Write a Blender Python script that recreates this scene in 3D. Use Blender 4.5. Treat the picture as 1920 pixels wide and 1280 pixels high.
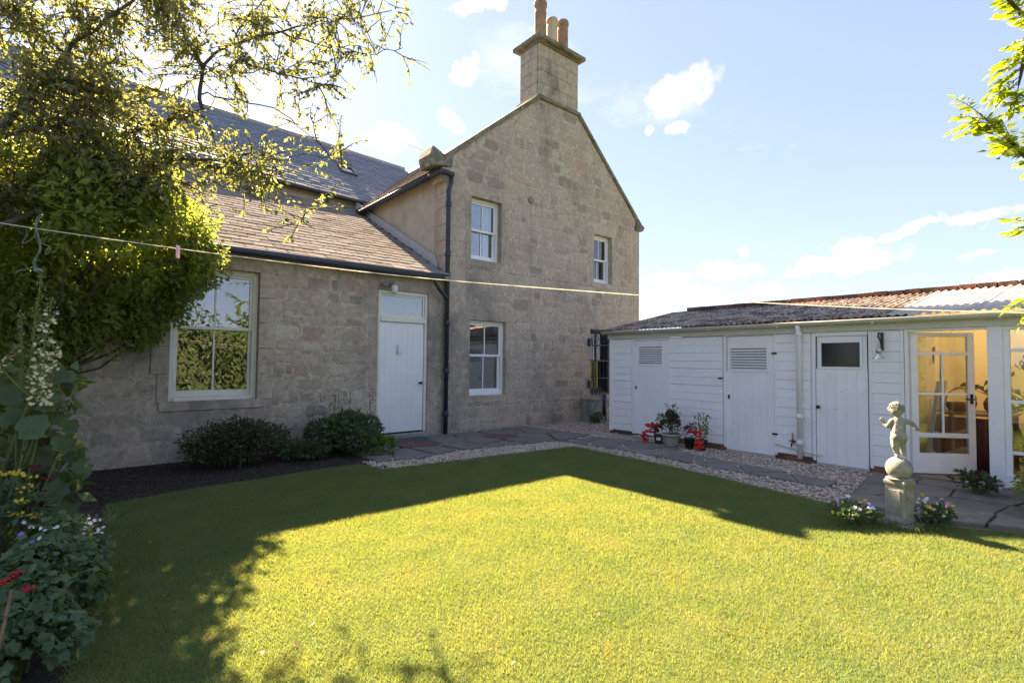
import bpy, math, random
import numpy as np
from mathutils import Vector, Matrix, Euler

random.seed(7); rng = np.random.default_rng(7)
R = random.uniform
for o in list(bpy.data.objects): bpy.data.objects.remove(o)
scene = bpy.context.scene
COL = scene.collection

# ------------------------------------------------------------------ camera
# world: house front wall is the plane y=0, x runs right along it, origin at the foot of the corner down-pipe
CAM = Vector((-5.24, -8.20, 1.40))
_th = math.atan((2100 - 960) / 960.0); _pitch = math.atan(36 / 960.0); _roll = math.radians(0.57)
_f0 = Vector((math.cos(_th), math.sin(_th), 0)); _r0 = Vector((math.sin(_th), -math.cos(_th), 0)); _u0 = Vector((0, 0, 1))
FW = _f0 * math.cos(_pitch) + _u0 * math.sin(_pitch); _u1 = _u0 * math.cos(_pitch) - _f0 * math.sin(_pitch)
RT = _r0 * math.cos(_roll) + _u1 * math.sin(_roll); UP = _u1 * math.cos(_roll) - _r0 * math.sin(_roll)
cd = bpy.data.cameras.new('camera'); cam = bpy.data.objects.new('camera', cd); COL.objects.link(cam)
cd.lens = 18.0; cd.sensor_width = 36.0; cd.sensor_fit = 'HORIZONTAL'; cd.clip_start = 0.05; cd.clip_end = 3000
cam.matrix_world = Matrix(((RT.x, UP.x, -FW.x, CAM.x), (RT.y, UP.y, -FW.y, CAM.y), (RT.z, UP.z, -FW.z, CAM.z), (0, 0, 0, 1)))
scene.camera = cam
def viewdir(px, py): return (FW + RT * ((px - 960) / 960.0) - UP * ((py - 640) / 960.0)).normalized()
def at(px, py, depth): return CAM + (FW + RT * ((px - 960) / 960.0) - UP * ((py - 640) / 960.0)) * depth

# ------------------------------------------------------------------ sky, sun, exposure
SUN = Vector((0.085, 1.22, 1.0)).normalized()
world = bpy.data.worlds.new('World'); scene.world = world; world.use_nodes = True
wn = world.node_tree.nodes; wl = world.node_tree.links; wn.clear()
w_out = wn.new('ShaderNodeOutputWorld'); w_bg = wn.new('ShaderNodeBackground'); w_bg.inputs['Strength'].default_value = 0.087
w_sky = wn.new('ShaderNodeTexSky'); w_sky.sky_type = 'NISHITA'; w_sky.sun_disc = False
w_sky.sun_elevation = math.asin(SUN.z); w_sky.sun_rotation = math.atan2(SUN.x, SUN.y)
w_sky.altitude = 0; w_sky.air_density = 0.9; w_sky.dust_density = 0.35; w_sky.ozone_density = 1.6
tc = wn.new('ShaderNodeTexCoord')
def wmath(op, a, b=None, clamp=False):
    n = wn.new('ShaderNodeMath'); n.operation = op; n.use_clamp = clamp
    for i, s in enumerate((a, b)):
        if s is None: continue
        if isinstance(s, (int, float)): n.inputs[i].default_value = s
        else: wl.new(s, n.inputs[i])
    return n.outputs[0]
def wdot(v, vec):
    n = wn.new('ShaderNodeVectorMath'); n.operation = 'DOT_PRODUCT'; wl.new(v, n.inputs[0]); n.inputs[1].default_value = vec; return n.outputs['Value']
wz = wn.new('ShaderNodeTexNoise'); wz.inputs['Scale'].default_value = 14; wz.inputs['Detail'].default_value = 6; wz.inputs['Roughness'].default_value = 0.6
wl.new(tc.outputs['Generated'], wz.inputs['Vector'])
wsub = wn.new('ShaderNodeVectorMath'); wsub.operation = 'SUBTRACT'; wl.new(wz.outputs['Color'], wsub.inputs[0]); wsub.inputs[1].default_value = (.5, .5, .5)
wsc = wn.new('ShaderNodeVectorMath'); wsc.operation = 'SCALE'; wl.new(wsub.outputs[0], wsc.inputs[0]); wsc.inputs['Scale'].default_value = 0.075
wad = wn.new('ShaderNodeVectorMath'); wad.operation = 'ADD'; wl.new(tc.outputs['Generated'], wad.inputs[0]); wl.new(wsc.outputs[0], wad.inputs[1])
wdir = wad.outputs[0]
CLOUDS = [(1278, 170, 78, 36, 24), (1272, 238, 26, 14, 20), (1216, 242, 14, 12, 0), (872, 138, 40, 26, 45), (1575, 486, 105, 26, 10),
          (1600, 452, 46, 12, 5), (1368, 512, 72, 20, 4), (1250, 522, 60, 14, 4), (1435, 541, 50, 11, 12), (1250, 556, 110, 22, 3),
          (1815, 412, 82, 11, 12), (1700, 432, 44, 11, 16), (1845, 476, 40, 8, 8), (735, 262, 56, 30, 0), (845, 228, 36, 22, -40),
          (1880, 520, 40, 10, 8), (900, 5, 80, 18, 5), (1210, 590, 60, 16, 0), (560, 230, 70, 34, 0), (1390, 470, 12, 8, 0)]
dens = None
for (px, py, sa, sb, tilt) in CLOUDS:
    c = viewdir(px, py); t = math.radians(tilt)
    r = (RT - c * RT.dot(c)).normalized(); u = r.cross(c); r2 = r * math.cos(t) + u * math.sin(t); u2 = u * math.cos(t) - r * math.sin(t)
    k = (FW.dot(c)) / 960.0
    w_ = wdot(wdir, c); a = wmath('DIVIDE', wdot(wdir, r2 / (sa * k * .92)), w_); b = wmath('DIVIDE', wdot(wdir, u2 / (sb * k)), w_)
    q = wmath('ADD', wmath('MULTIPLY', a, a), wmath('MULTIPLY', b, b)); bl = wmath('SUBTRACT', 1.0, q)
    dens = bl if dens is None else wmath('MAXIMUM', dens, bl)
# thin scattered cloud everywhere else in the dome
wsep = wn.new('ShaderNodeSeparateXYZ'); wl.new(tc.outputs['Generated'], wsep.inputs[0])
wcmb = wn.new('ShaderNodeCombineXYZ'); zz = wmath('ADD', wmath('ABSOLUTE', wsep.outputs[2]), 0.12)
wl.new(wmath('DIVIDE', wsep.outputs[0], zz), wcmb.inputs[0]); wl.new(wmath('DIVIDE', wsep.outputs[1], zz), wcmb.inputs[1]); wcmb.inputs[2].default_value = 3.7
wn2 = wn.new('ShaderNodeTexNoise'); wn2.inputs['Scale'].default_value = 1.7; wn2.inputs['Detail'].default_value = 7; wn2.inputs['Roughness'].default_value = .62
wl.new(wcmb.outputs[0], wn2.inputs['Vector'])
thin = wmath('MULTIPLY', wmath('SUBTRACT', wn2.outputs['Fac'], 0.62, True), 2.2, True)
wn3 = wn.new('ShaderNodeTexNoise'); wn3.inputs['Scale'].default_value = 34; wn3.inputs['Detail'].default_value = 5; wl.new(tc.outputs['Generated'], wn3.inputs['Vector'])
dd = wmath('ADD', dens, wmath('MULTIPLY', wmath('SUBTRACT', wn3.outputs['Fac'], 0.45), 2.4))
wmr = wn.new('ShaderNodeMapRange'); wmr.interpolation_type = 'SMOOTHSTEP'; wl.new(dd, wmr.inputs['Value']); wmr.inputs['From Min'].default_value = 0.0; wmr.inputs['From Max'].default_value = 1.5
cfac = wmath('MAXIMUM', wmath('MULTIPLY', wmr.outputs[0], 0.92), thin)
wmix = wn.new('ShaderNodeMix'); wmix.data_type = 'RGBA'; wl.new(cfac, wmix.inputs['Factor']); wgm = wn.new('ShaderNodeGamma'); wgm.inputs['Gamma'].default_value = 0.48; wl.new(w_sky.outputs[0], wgm.inputs[0]); wtn = wn.new('ShaderNodeMix'); wtn.data_type = 'RGBA'; wtn.blend_type = 'MULTIPLY'; wtn.inputs['Factor'].default_value = 1; wl.new(wgm.outputs[0], wtn.inputs['A']); wtn.inputs['B'].default_value = (.59, .735, 1.05, 1); wl.new(wtn.outputs['Result'], wmix.inputs['A']); wmix.inputs['B'].default_value = (2.1, 2.25, 2.5, 1)
wl.new(wmix.outputs['Result'], w_bg.inputs['Color']); wl.new(w_bg.outputs[0], w_out.inputs[0])

sd = bpy.data.lights.new('sun', 'SUN'); sd.energy = 4.0; sd.angle = math.radians(0.55); sd.color = (1.0, 0.90, 0.74)
sun = bpy.data.objects.new('sun', sd); COL.objects.link(sun); sun.rotation_euler = SUN.to_track_quat('Z', 'Y').to_euler(); sun.location = (0, 30, 30)
vs = scene.view_settings; vs.view_transform = 'Standard'; vs.look = 'None'; vs.gamma = 1.0; vs.use_curve_mapping = False; vs.exposure = 3.02
vs.use_white_balance = True; vs.white_balance_temperature = 8300; vs.white_balance_tint = 16   # camera set to 'cloudy'
scene.cycles.use_denoising = True; scene.cycles.max_bounces = 9; scene.cycles.diffuse_bounces = 6; scene.cycles.glossy_bounces = 3; scene.cycles.transmission_bounces = 4; scene.cycles.transparent_max_bounces = 10
scene.cycles.caustics_reflective = False; scene.cycles.caustics_refractive = False

# ------------------------------------------------------------------ helpers
WM = {}                                     # world matrices of things that parent
class MB:
    def __init__(s): s.v = []; s.f = []
    def add(s, vs_, fs): n = len(s.v); s.v += [tuple(p) for p in vs_]; s.f += [tuple(i + n for i in f) for f in fs]; return s
    def box(s, x0, x1, y0, y1, z0, z1):
        return s.add([(x0, y0, z0), (x1, y0, z0), (x1, y1, z0), (x0, y1, z0), (x0, y0, z1), (x1, y0, z1), (x1, y1, z1), (x0, y1, z1)],
                     [(0, 3, 2, 1), (4, 5, 6, 7), (0, 1, 5, 4), (1, 2, 6, 5), (2, 3, 7, 6), (3, 0, 4, 7)])
    def prism(s, pts, ext):
        n = len(pts); e = Vector(ext); a = [Vector(p) for p in pts]
        return s.add(a + [p + e for p in a], [tuple(range(n))[::-1], tuple(range(n, 2 * n))] + [(i, (i + 1) % n, n + (i + 1) % n, n + i) for i in range(n)])
    def tube(s, pts, rad, n=8, cap=True):
        P = [Vector(p) for p in pts]; rad = rad if hasattr(rad, '__len__') else [rad] * len(P)
        base = len(s.v); up = None
        for i, p in enumerate(P):
            d = (P[min(i + 1, len(P) - 1)] - P[max(i - 1, 0)]).normalized()
            if up is None: up = Vector((0, 0, 1)) if abs(d.z) < .9 else Vector((1, 0, 0))
            a = d.cross(up).normalized(); b = a.cross(d); up = b
            for k in range(n):
                t = 2 * math.pi * k / n; q = p + (a * math.cos(t) + b * math.sin(t)) * rad[i]; s.v.append((q.x, q.y, q.z))
        for i in range(len(P) - 1):
            for k in range(n): s.f.append((base + i * n + k, base + i * n + (k + 1) % n, base + (i + 1) * n + (k + 1) % n, base + (i + 1) * n + k))
        if cap:
            s.f.append(tuple(base + k for k in range(n))[::-1]); e = base + (len(P) - 1) * n; s.f.append(tuple(e + k for k in range(n)))
        return s
    def lathe(s, prof, c=(0, 0, 0), n=20, sx=1, sy=1):
        base = len(s.v)
        for (r, z) in prof:
            for k in range(n): t = 2 * math.pi * k / n; s.v.append((c[0] + r * sx * math.cos(t), c[1] + r * sy * math.sin(t), c[2] + z))
        for i in range(len(prof) - 1):
            for k in range(n): s.f.append((base + i * n + k, base + i * n + (k + 1) % n, base + (i + 1) * n + (k + 1) % n, base + (i + 1) * n + k))
        s.f.append(tuple(base + k for k in range(n))[::-1]); e = base + (len(prof) - 1) * n; s.f.append(tuple(e + k for k in range(n)))
        return s
    def ball(s, c, r, n=14, m=9, sc=(1, 1, 1)):
        prof = [(max(1e-4, math.sin(math.pi * i / m)), -math.cos(math.pi * i / m)) for i in range(m + 1)]
        base = len(s.v); s.lathe([(r * a, r * b) for a, b in prof], (0, 0, 0), n)
        for i in range(base, len(s.v)): x, y, z = s.v[i]; s.v[i] = (c[0] + x * sc[0], c[1] + y * sc[1], c[2] + z * sc[2])
        return s
    def xf(s, M):
        s.v = [tuple(M @ Vector(p)) for p in s.v]; return s
    def mesh(s, name, mat=None, smooth=False):
        me = bpy.data.meshes.new(name); me.from_pydata(s.v, [], s.f); me.update()
        if mat: me.materials.append(mat)
        if smooth: me.polygons.foreach_set('use_smooth', [True] * len(me.polygons))
        return me
    def build(s, name, mat, parent=None, smooth=False, bevel=0, seg=2):
        o = obj(name, s.mesh(name, mat, smooth), parent)
        if bevel:
            m = o.modifiers.new('bevel', 'BEVEL'); m.width = bevel; m.segments = seg; m.limit_method = 'ANGLE'; m.angle_limit = math.radians(40)
        return o
def obj(name, data, parent=None, matrix=None):
    o = bpy.data.objects.new(name, data); COL.objects.link(o)
    if parent is not None:
        o.parent = parent
        if parent in WM: o.matrix_parent_inverse = WM[parent].inverted()
    if matrix is not None: o.matrix_basis = matrix
    return o
def tag(o, label=None, cat=None, group=None, kind=None):
    if label: o['label'] = label
    if cat: o['category'] = cat
    if group: o['group'] = group
    if kind: o['kind'] = kind
    return o
def thing(name, loc, label, cat, group=None):
    o = bpy.data.objects.new(name, None); COL.objects.link(o); o.location = loc; o.empty_display_size = .2
    WM[o] = Matrix.Translation(Vector(loc)); return tag(o, label, cat, group)
def fast_mesh(name, V, tris, mat, smooth=False):
    me = bpy.data.meshes.new(name); V = np.asarray(V, np.float32); T = np.asarray(tris, np.int32)
    me.vertices.add(len(V)); me.vertices.foreach_set('co', V.ravel()); me.loops.add(T.size); me.loops.foreach_set('vertex_index', T.ravel())
    me.polygons.add(len(T)); me.polygons.foreach_set('loop_start', np.arange(0, T.size, T.shape[1], dtype=np.int32))
    if smooth: me.polygons.foreach_set('use_smooth', np.ones(len(T), bool))
    me.materials.append(mat); me.update(calc_edges=True); return me
def nrm(a): return a / np.maximum(np.linalg.norm(a, axis=1, keepdims=True), 1e-6)
def leaves(name, P, D, L, wr, mat, parent=None, fold=.18, kind=None, upbias=.6, smooth=False):
    """one mesh of folded pointed leaves: base P, axis D, length L"""
    P = np.asarray(P, float); N = len(P); D = nrm(np.asarray(D, float)); L = np.broadcast_to(np.asarray(L, float), (N,))[:, None]
    upv = nrm(rng.normal(size=(N, 3)) + np.array([0, 0, upbias * 2])); S = nrm(np.cross(D, upv)); U = np.cross(S, D)
    b = P; m = P + D * L * .5 - U * L * fold * .4; t = P + D * L - U * L * .12
    l = P + D * L * .42 - S * L * wr * .5 + U * L * fold * .4; r = P + D * L * .42 + S * L * wr * .5 + U * L * fold * .4
    V = np.stack([b, l, m, r, t], 1).reshape(-1, 3); i = (np.arange(N) * 5)[:, None]
    T = np.concatenate([i + np.array([[0, 2, 1]]), i + np.array([[0, 3, 2]]), i + np.array([[1, 2, 4]]), i + np.array([[2, 3, 4]])], 1).reshape(-1, 3)
    o = obj(name, fast_mesh(name, V, T, mat, smooth), parent)
    if kind: o['kind'] = kind
    return o
def round_leaves(name, P, Nn, r, mat, parent=None, lobes=6, cup=.3, notch=.68):
    """rounded lobed leaves (geranium, begonia, petals)"""
    P = np.asarray(P, float); N = len(P); Nn = nrm(np.asarray(Nn, float)); r = np.broadcast_to(np.asarray(r, float), (N,))
    A = nrm(np.cross(Nn, rng.normal(size=(N, 3)))); B = np.cross(Nn, A); k = lobes * 2; V = [P - Nn * (r * cup)[:, None]]
    for j in range(k):
        t = 2 * math.pi * j / k; rr = r * (1.0 if j % 2 == 0 else notch) * (1 + .14 * rng.normal(size=N)); V.append(P + (A * math.cos(t) + B * math.sin(t)) * rr[:, None])
    V = np.stack(V, 1).reshape(-1, 3); i = (np.arange(N) * (k + 1))[:, None]
    T = np.concatenate([i + np.array([[0, 1 + j, 1 + (j + 1) % k]]) for j in range(k)], 1).reshape(-1, 3)
    return obj(name, fast_mesh(name, V, T, mat), parent)

# ------------------------------------------------------------------ materials
def nodes(name):
    m = bpy.data.materials.new(name); m.use_nodes = True; nt = m.node_tree; nt.nodes.clear()
    return m, nt.nodes, nt.links
def ramp(n, stops):
    r = n.new('ShaderNodeValToRGB'); e = r.color_ramp.elements
    while len(e) < len(stops): e.new(0.5)
    for el, (p, c) in zip(e, stops): el.position = p; el.color = (*c, 1)
    return r
def pmat(name, stops, scale=6, rough=.8, bump=.3, bscale=None, var=0.0, vmode=None, spec=.25, stain=None, stain_scale=1.2, stain_lo=.5, stain_hi=.7,
         stretch=(1, 1, 1), metal=0, bdist=.01, coord='pos', vstops=None, detail=6, stain2=None, stain3=None, stain4=None):
    """noise-coloured principled material; var/vmode: per-object or per-piece tint; stain: dirt patches with a shape of their own"""
    m, n, l = nodes(name)
    out = n.new('ShaderNodeOutputMaterial'); p = n.new('ShaderNodeBsdfPrincipled'); l.new(p.outputs[0], out.inputs[0])
    p.inputs['Roughness'].default_value = rough; p.inputs['Specular IOR Level'].default_value = spec; p.inputs['Metallic'].default_value = metal
    if coord == 'pos': g = n.new('ShaderNodeNewGeometry'); co = g.outputs['Position']
    else: g = n.new('ShaderNodeTexCoord'); co = g.outputs['Object']
    mp = n.new('ShaderNodeMapping'); l.new(co, mp.inputs[0]); mp.inputs['Scale'].default_value = stretch
    nz = n.new('ShaderNodeTexNoise'); nz.inputs['Scale'].default_value = scale; nz.inputs['Detail'].default_value = detail; nz.inputs['Roughness'].default_value = .62; l.new(mp.outputs[0], nz.inputs['Vector'])
    rp = ramp(n, stops); l.new(nz.outputs['Fac'], rp.inputs[0]); col = rp.outputs[0]
    if vmode:
        if vmode == 'object': rv = n.new('ShaderNodeObjectInfo').outputs['Random']
        else: rv = n.new('ShaderNodeNewGeometry').outputs['Random Per Island']
        if vmode == 'both':
            ad = n.new('ShaderNodeMath'); ad.operation = 'ADD'; l.new(rv, ad.inputs[0]); l.new(n.new('ShaderNodeObjectInfo').outputs['Random'], ad.inputs[1])
            fr = n.new('ShaderNodeMath'); fr.operation = 'FRACT'; l.new(ad.outputs[0], fr.inputs[0]); rv = fr.outputs[0]
        vr = ramp(n, vstops); l.new(rv, vr.inputs[0])
        mx = n.new('ShaderNodeMix'); mx.data_type = 'RGBA'; mx.blend_type = 'MULTIPLY' if var == 1 else 'MIX'; mx.inputs['Factor'].default_value = var if var != 1 else 1.0
        l.new(col, mx.inputs['A']); l.new(vr.outputs[0], mx.inputs['B']); col = mx.outputs['Result']
    for k, st in enumerate([stain, stain2, stain3, stain4]):
        if not st: continue
        sc, lo, hi, c, fac, stv = st
        mp2 = n.new('ShaderNodeMapping'); l.new(co, mp2.inputs[0]); mp2.inputs['Scale'].default_value = stv; mp2.inputs['Location'].default_value = (3.1 * k, 1.7, 0)
        z2 = n.new('ShaderNodeTexNoise'); z2.inputs['Scale'].default_value = sc; z2.inputs['Detail'].default_value = 7; z2.inputs['Roughness'].default_value = .68; l.new(mp2.outputs[0], z2.inputs['Vector'])
        mr = n.new('ShaderNodeMapRange'); l.new(z2.outputs['Fac'], mr.inputs['Value']); mr.inputs['From Min'].default_value = lo; mr.inputs['From Max'].default_value = hi; mr.inputs['To Max'].default_value = fac
        mx = n.new('ShaderNodeMix'); mx.data_type = 'RGBA'; l.new(mr.outputs[0], mx.inputs['Factor']); l.new(col, mx.inputs['A']); mx.inputs['B'].default_value = (*c, 1); col = mx.outputs['Result']
    l.new(col, p.inputs['Base Color'])
    if bump:
        bz = n.new('ShaderNodeTexNoise'); bz.inputs['Scale'].default_value = bscale or scale * 4; bz.inputs['Detail'].default_value = 5; l.new(mp.outputs[0], bz.inputs['Vector'])
        bp = n.new('ShaderNodeBump'); bp.inputs['Strength'].default_value = bump; bp.inputs['Distance'].default_value = bdist; l.new(bz.outputs['Fac'], bp.inputs['Height']); l.new(bp.outputs[0], p.inputs['Normal'])
    return m
def leafmat(name, stops, trans=.45, rough=.55, spec=.35, tint=(1.25, 1.15, .55), pos_scale=2.0, isl=.62):
    """leaf: diffuse + gloss + translucency, hue varies from leaf to leaf"""
    m, n, l = nodes(name); out = n.new('ShaderNodeOutputMaterial')
    g = n.new('ShaderNodeNewGeometry'); rp = ramp(n, stops)
    nz = n.new('ShaderNodeTexNoise'); nz.inputs['Scale'].default_value = pos_scale; nz.inputs['Detail'].default_value = 6; l.new(g.outputs['Position'], nz.inputs['Vector'])
    a = n.new('ShaderNodeMath'); a.operation = 'MULTIPLY_ADD'; l.new(g.outputs['Random Per Island'], a.inputs[0]); a.inputs[1].default_value = isl; 
    b = n.new('ShaderNodeMath'); b.operation = 'MULTIPLY'; l.new(nz.outputs['Fac'], b.inputs[0]); b.inputs[1].default_value = 1 - isl; l.new(b.outputs[0], a.inputs[2]); l.new(a.outputs[0], rp.inputs[0])
    p = n.new('ShaderNodeBsdfPrincipled'); p.inputs['Roughness'].default_value = rough; p.inputs['Specular IOR Level'].default_value = spec; l.new(rp.outputs[0], p.inputs['Base Color'])
    t = n.new('ShaderNodeBsdfTranslucent'); mu = n.new('ShaderNodeMix'); mu.data_type = 'RGBA'; mu.blend_type = 'MULTIPLY'; mu.inputs['Factor'].default_value = 1
    l.new(rp.outputs[0], mu.inputs['A']); mu.inputs['B'].default_value = (*[c * 1.6 for c in tint], 1); l.new(mu.outputs['Result'], t.inputs[0])
    mx = n.new('ShaderNodeMixShader'); mx.inputs[0].default_value = trans; l.new(p.outputs[0], mx.inputs[1]); l.new(t.outputs[0], mx.inputs[2]); l.new(mx.outputs[0], out.inputs[0])
    return m
def glassmat(name, tint=(.92, .95, .93), base=.06):
    m, n, l = nodes(name); out = n.new('ShaderNodeOutputMaterial')
    tr = n.new('ShaderNodeBsdfTransparent'); tr.inputs[0].default_value = (*tint, 1); gl = n.new('ShaderNodeBsdfGlossy'); gl.inputs['Roughness'].default_value = .004
    g = n.new('ShaderNodeNewGeometry'); nz = n.new('ShaderNodeTexNoise'); nz.inputs['Scale'].default_value = 2.2; l.new(g.outputs['Position'], nz.inputs['Vector'])
    bp = n.new('ShaderNodeBump'); bp.inputs['Strength'].default_value = .05; bp.inputs['Distance'].default_value = .02; l.new(nz.outputs['Fac'], bp.inputs['Height']); l.new(bp.outputs[0], gl.inputs['Normal'])
    fr = n.new('ShaderNodeFresnel'); fr.inputs[0].default_value = 1.5; ad = n.new('ShaderNodeMath'); ad.operation = 'MULTIPLY_ADD'; l.new(fr.outputs[0], ad.inputs[0]); ad.inputs[1].default_value = 1.9; ad.inputs[2].default_value = base; ad.use_clamp = True
    mx = n.new('ShaderNodeMixShader'); l.new(ad.outputs[0], mx.inputs[0]); l.new(tr.outputs[0], mx.inputs[1]); l.new(gl.outputs[0], mx.inputs[2]); l.new(mx.outputs[0], out.inputs[0])
    return m

STV = [(0, (0.226, 0.179, 0.147)), (.10, (0.349, 0.279, 0.222)), (.28, (0.473, 0.383, 0.298)), (.46, (0.442, 0.343, 0.265)), (.6, (0.545, 0.447, 0.350)), (.74, (0.380, 0.318, 0.270)), (.84, (0.473, 0.328, 0.260)), (.93, (0.617, 0.522, 0.416)), (.97, (0.452, 0.269, 0.208)), (1, (0.308, 0.259, 0.222))]
DIRT = (.8, .47, .67, (0.150, 0.133, 0.121), .72, (1, 1, .5)); PIT = (17, .56, .64, (0.204, 0.172, 0.147), .55, (1, 1, 1.5)); PINK = (1.9, .56, .70, (0.483, 0.298, 0.227), .5, (1, 1, 1.6)); PALE = (4.3, .55, .70, (0.566, 0.463, 0.350), .7, (1, 1, 1.4))
M_stone = pmat('rubble_stone', [(.30, (0.246, 0.199, 0.161)), (.5, (0.463, 0.373, 0.293)), (.70, (0.658, 0.542, 0.430))], 13, .92, .8, 34, .68, 'both', .15, DIRT, vstops=STV, stain2=PALE, stain3=PIT, stain4=PINK, bdist=.012)
M_mortar = pmat('lime_mortar', [(.30, (0.288, 0.233, 0.189)), (.5, (0.483, 0.393, 0.308)), (.72, (0.658, 0.547, 0.435))], 11, .95, .9, 34, 0, None, .1, DIRT, stain2=PALE, stain3=PIT, stain4=PINK, bdist=.012)
M_dressed = pmat('dressed_sandstone', [(.28, (0.319, 0.254, 0.198)), (.5, (0.483, 0.388, 0.302)), (.74, (0.617, 0.502, 0.397))], 9, .9, .45, 30, .22, 'both', .15, DIRT, vstops=STV, stain2=PALE, stain3=PIT, bdist=.006)
M_chim = pmat('chimney_sandstone', [(.28, (.30, .24, .19)), (.5, (.45, .36, .28)), (.72, (.60, .49, .39))], 9, .9, .6, 34, .3, 'both', .15, (1.5, .50, .66, (.15, .125, .11), .7, (1, 1, .45)), vstops=STV, bdist=.006, stain2=PALE, stain3=PIT, stain4=PINK)
M_cope = pmat('mossy_coping_stone', [(.25, (.13, .12, .095)), (.5, (.21, .19, .15)), (.75, (.30, .27, .21))], 9, .95, .6, 30, 0, None, .1, (4, .5, .62, (.10, .11, .05), .7, (1, 1, 1)), stain2=(7, .56, .66, (.46, .43, .36), .7, (1, 1, 1)))
M_side = pmat('side_wall_render', [(.25, (0.353, 0.295, 0.226)), (.5, (0.428, 0.365, 0.286)), (.75, (0.484, 0.420, 0.341))], 2.6, .93, .5, 22, 0, None, .1, (1.3, .55, .72, (0.149, 0.135, 0.121), .6, (1, 1, .6)))
M_cement = pmat('cement_skirting', [(.3, (.36, .345, .33)), (.7, (.47, .45, .43))], 8, .9, .3)
M_slate = pmat('weathered_slate', [(.25, (.17, .148, .13)), (.5, (.245, .215, .19)), (.75, (.33, .295, .26))], 9, .8, .4, 40, .55, 'both', .0,
               (5, .56, .68, (.30, .27, .22), .5, (1, 1, 1)), vstops=[(0, (.12, .104, .092)), (.3, (.23, .20, .175)), (.6, (.31, .275, .24)), (.85, (.22, .20, .18)), (1, (.38, .34, .30))])
M_slate_b = pmat('blue_slate', [(.25, (.10, .12, .14)), (.5, (.15, .175, .20)), (.75, (.20, .23, .255))], 8, .6, .3, 40, .45, 'both', .3, vstops=[(0, (.10, .12, .14)), (.5, (.155, .18, .205)), (1, (.22, .245, .27))])
M_lead = pmat('lead_grey', [(.3, (.22, .23, .25)), (.7, (.33, .34, .36))], 9, .55, .2)
M_iron = pmat('blue_black_iron', [(.3, (.012, .018, .028)), (.7, (.028, .038, .052))], 14, .42, .25, 60, spec=.5, stain=(6, .62, .74, (.12, .13, .13), .4, (1, 1, .3)))
M_white = pmat('white_gloss_paint', [(.3, (.78, .765, .76)), (.7, (.85, .835, .825))], 3, .42, .08, 40, spec=.4, stain=(5, .66, .82, (.55, .52, .46), .5, (1, 1, .4)))
M_cream = pmat('cream_frame_paint', [(.3, (.68, .635, .555)), (.7, (.78, .735, .66))], 4, .5, .12, 40, spec=.35, stain=(6, .62, .8, (.44, .40, .30), .5, (1, 1, .4)))
M_board = pmat('white_board_paint', [(.3, (.80, .785, .775)), (.55, (.855, .84, .83)), (.75, (.88, .87, .86))], 2.2, .55, .16, 26, .22, 'object', .3, (4.2, .63, .8, (.50, .47, .42), .55, (1, .7, 2.2)),
               vstops=[(0, (.76, .745, .735)), (.5, (.88, .865, .855)), (1, (.83, .81, .79))], stain2=(13, .63, .72, (.42, .36, .29), .55, (1, 1, 1)))
M_gut = pmat('cream_gutter_paint', [(.3, (.55, .52, .44)), (.7, (.66, .63, .55))], 5, .5, .1, 40, spec=.35, stain=(5, .58, .75, (.34, .31, .2), .6, (1, 1, 1)))
M_glass = glassmat('window_glass', base=.10)
M_glass_c = glassmat('clear_shed_glass', base=.02)
M_room = pmat('painted_room_shade', [(.3, (.05, .048, .045)), (.7, (.08, .076, .07))], 3, .9, 0)  # near-black colour stands in for the shade of unlit interiors
M_curt = pmat('pale_curtain_cloth', [(.3, (.55, .58, .60)), (.7, (.68, .70, .72))], 5, .9, .1, stretch=(9, 9, .3))
M_blind = pmat('pale_green_blind', [(.3, (.36, .39, .36)), (.7, (.44, .46, .43))], 5, .9, 0)
M_brass = pmat('dark_brass', [(.3, (.035, .028, .02)), (.7, (.06, .05, .035))], 20, .35, 0, metal=.8, spec=.5)
M_steel = pmat('brushed_steel', [(.3, (.50, .50, .50)), (.7, (.62, .62, .62))], 20, .3, 0, metal=.7)
M_clay = pmat('terracotta_pot_clay', [(.25, (.24, .145, .10)), (.5, (.33, .20, .14)), (.75, (.40, .27, .19))], 7, .85, .25, 30, stain=(3, .55, .7, (.10, .07, .055), .7, (1, 1, .5)))
M_creamclay = pmat('cream_chimney_clay', [(.3, (.48, .40, .28)), (.7, (.60, .52, .39))], 7, .8, .2, 30)
M_slab = pmat('grey_flagstone', [(.25, (.115, .10, .09)), (.5, (.175, .155, .14)), (.75, (.245, .215, .19))], 6, .75, .6, 24, .4, 'object', .3, (3, .56, .7, (.075, .085, .05), .55, (1, 1, 1)),
              vstops=[(0, (.125, .108, .10)), (.35, (.20, .175, .155)), (.7, (.155, .145, .13)), (.9, (.25, .215, .18)), (1, (.15, .125, .12))])
M_redslab = pmat('red_flagstone', [(.3, (.12, .06, .055)), (.7, (.19, .10, .09))], 8, .8, .4)
M_teal = pmat('worn_teal_mat', [(.3, (.045, .07, .075)), (.7, (.075, .105, .11))], 30, .95, .4)
M_crazy = pmat('brown_crazy_paving', [(.25, (.12, .105, .085)), (.5, (.18, .155, .125)), (.75, (.25, .215, .175))], 6, .8, .5, 24, .35, 'object', .25, (4, .56, .68, (.075, .08, .04), .5, (1, 1, 1)),
               vstops=[(0, (.12, .105, .09)), (.5, (.20, .175, .14)), (1, (.25, .20, .165))])
M_soil = pmat('dark_bed_soil', [(.25, (.045, .034, .028)), (.5, (.075, .058, .047)), (.75, (.12, .095, .078))], 16, .98, 1.0, 45, bdist=.03, spec=.1)
M_moss = pmat('mossy_joint_earth', [(.3, (.06, .065, .035)), (.7, (.12, .11, .07))], 20, .95, .6, 60)
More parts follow.
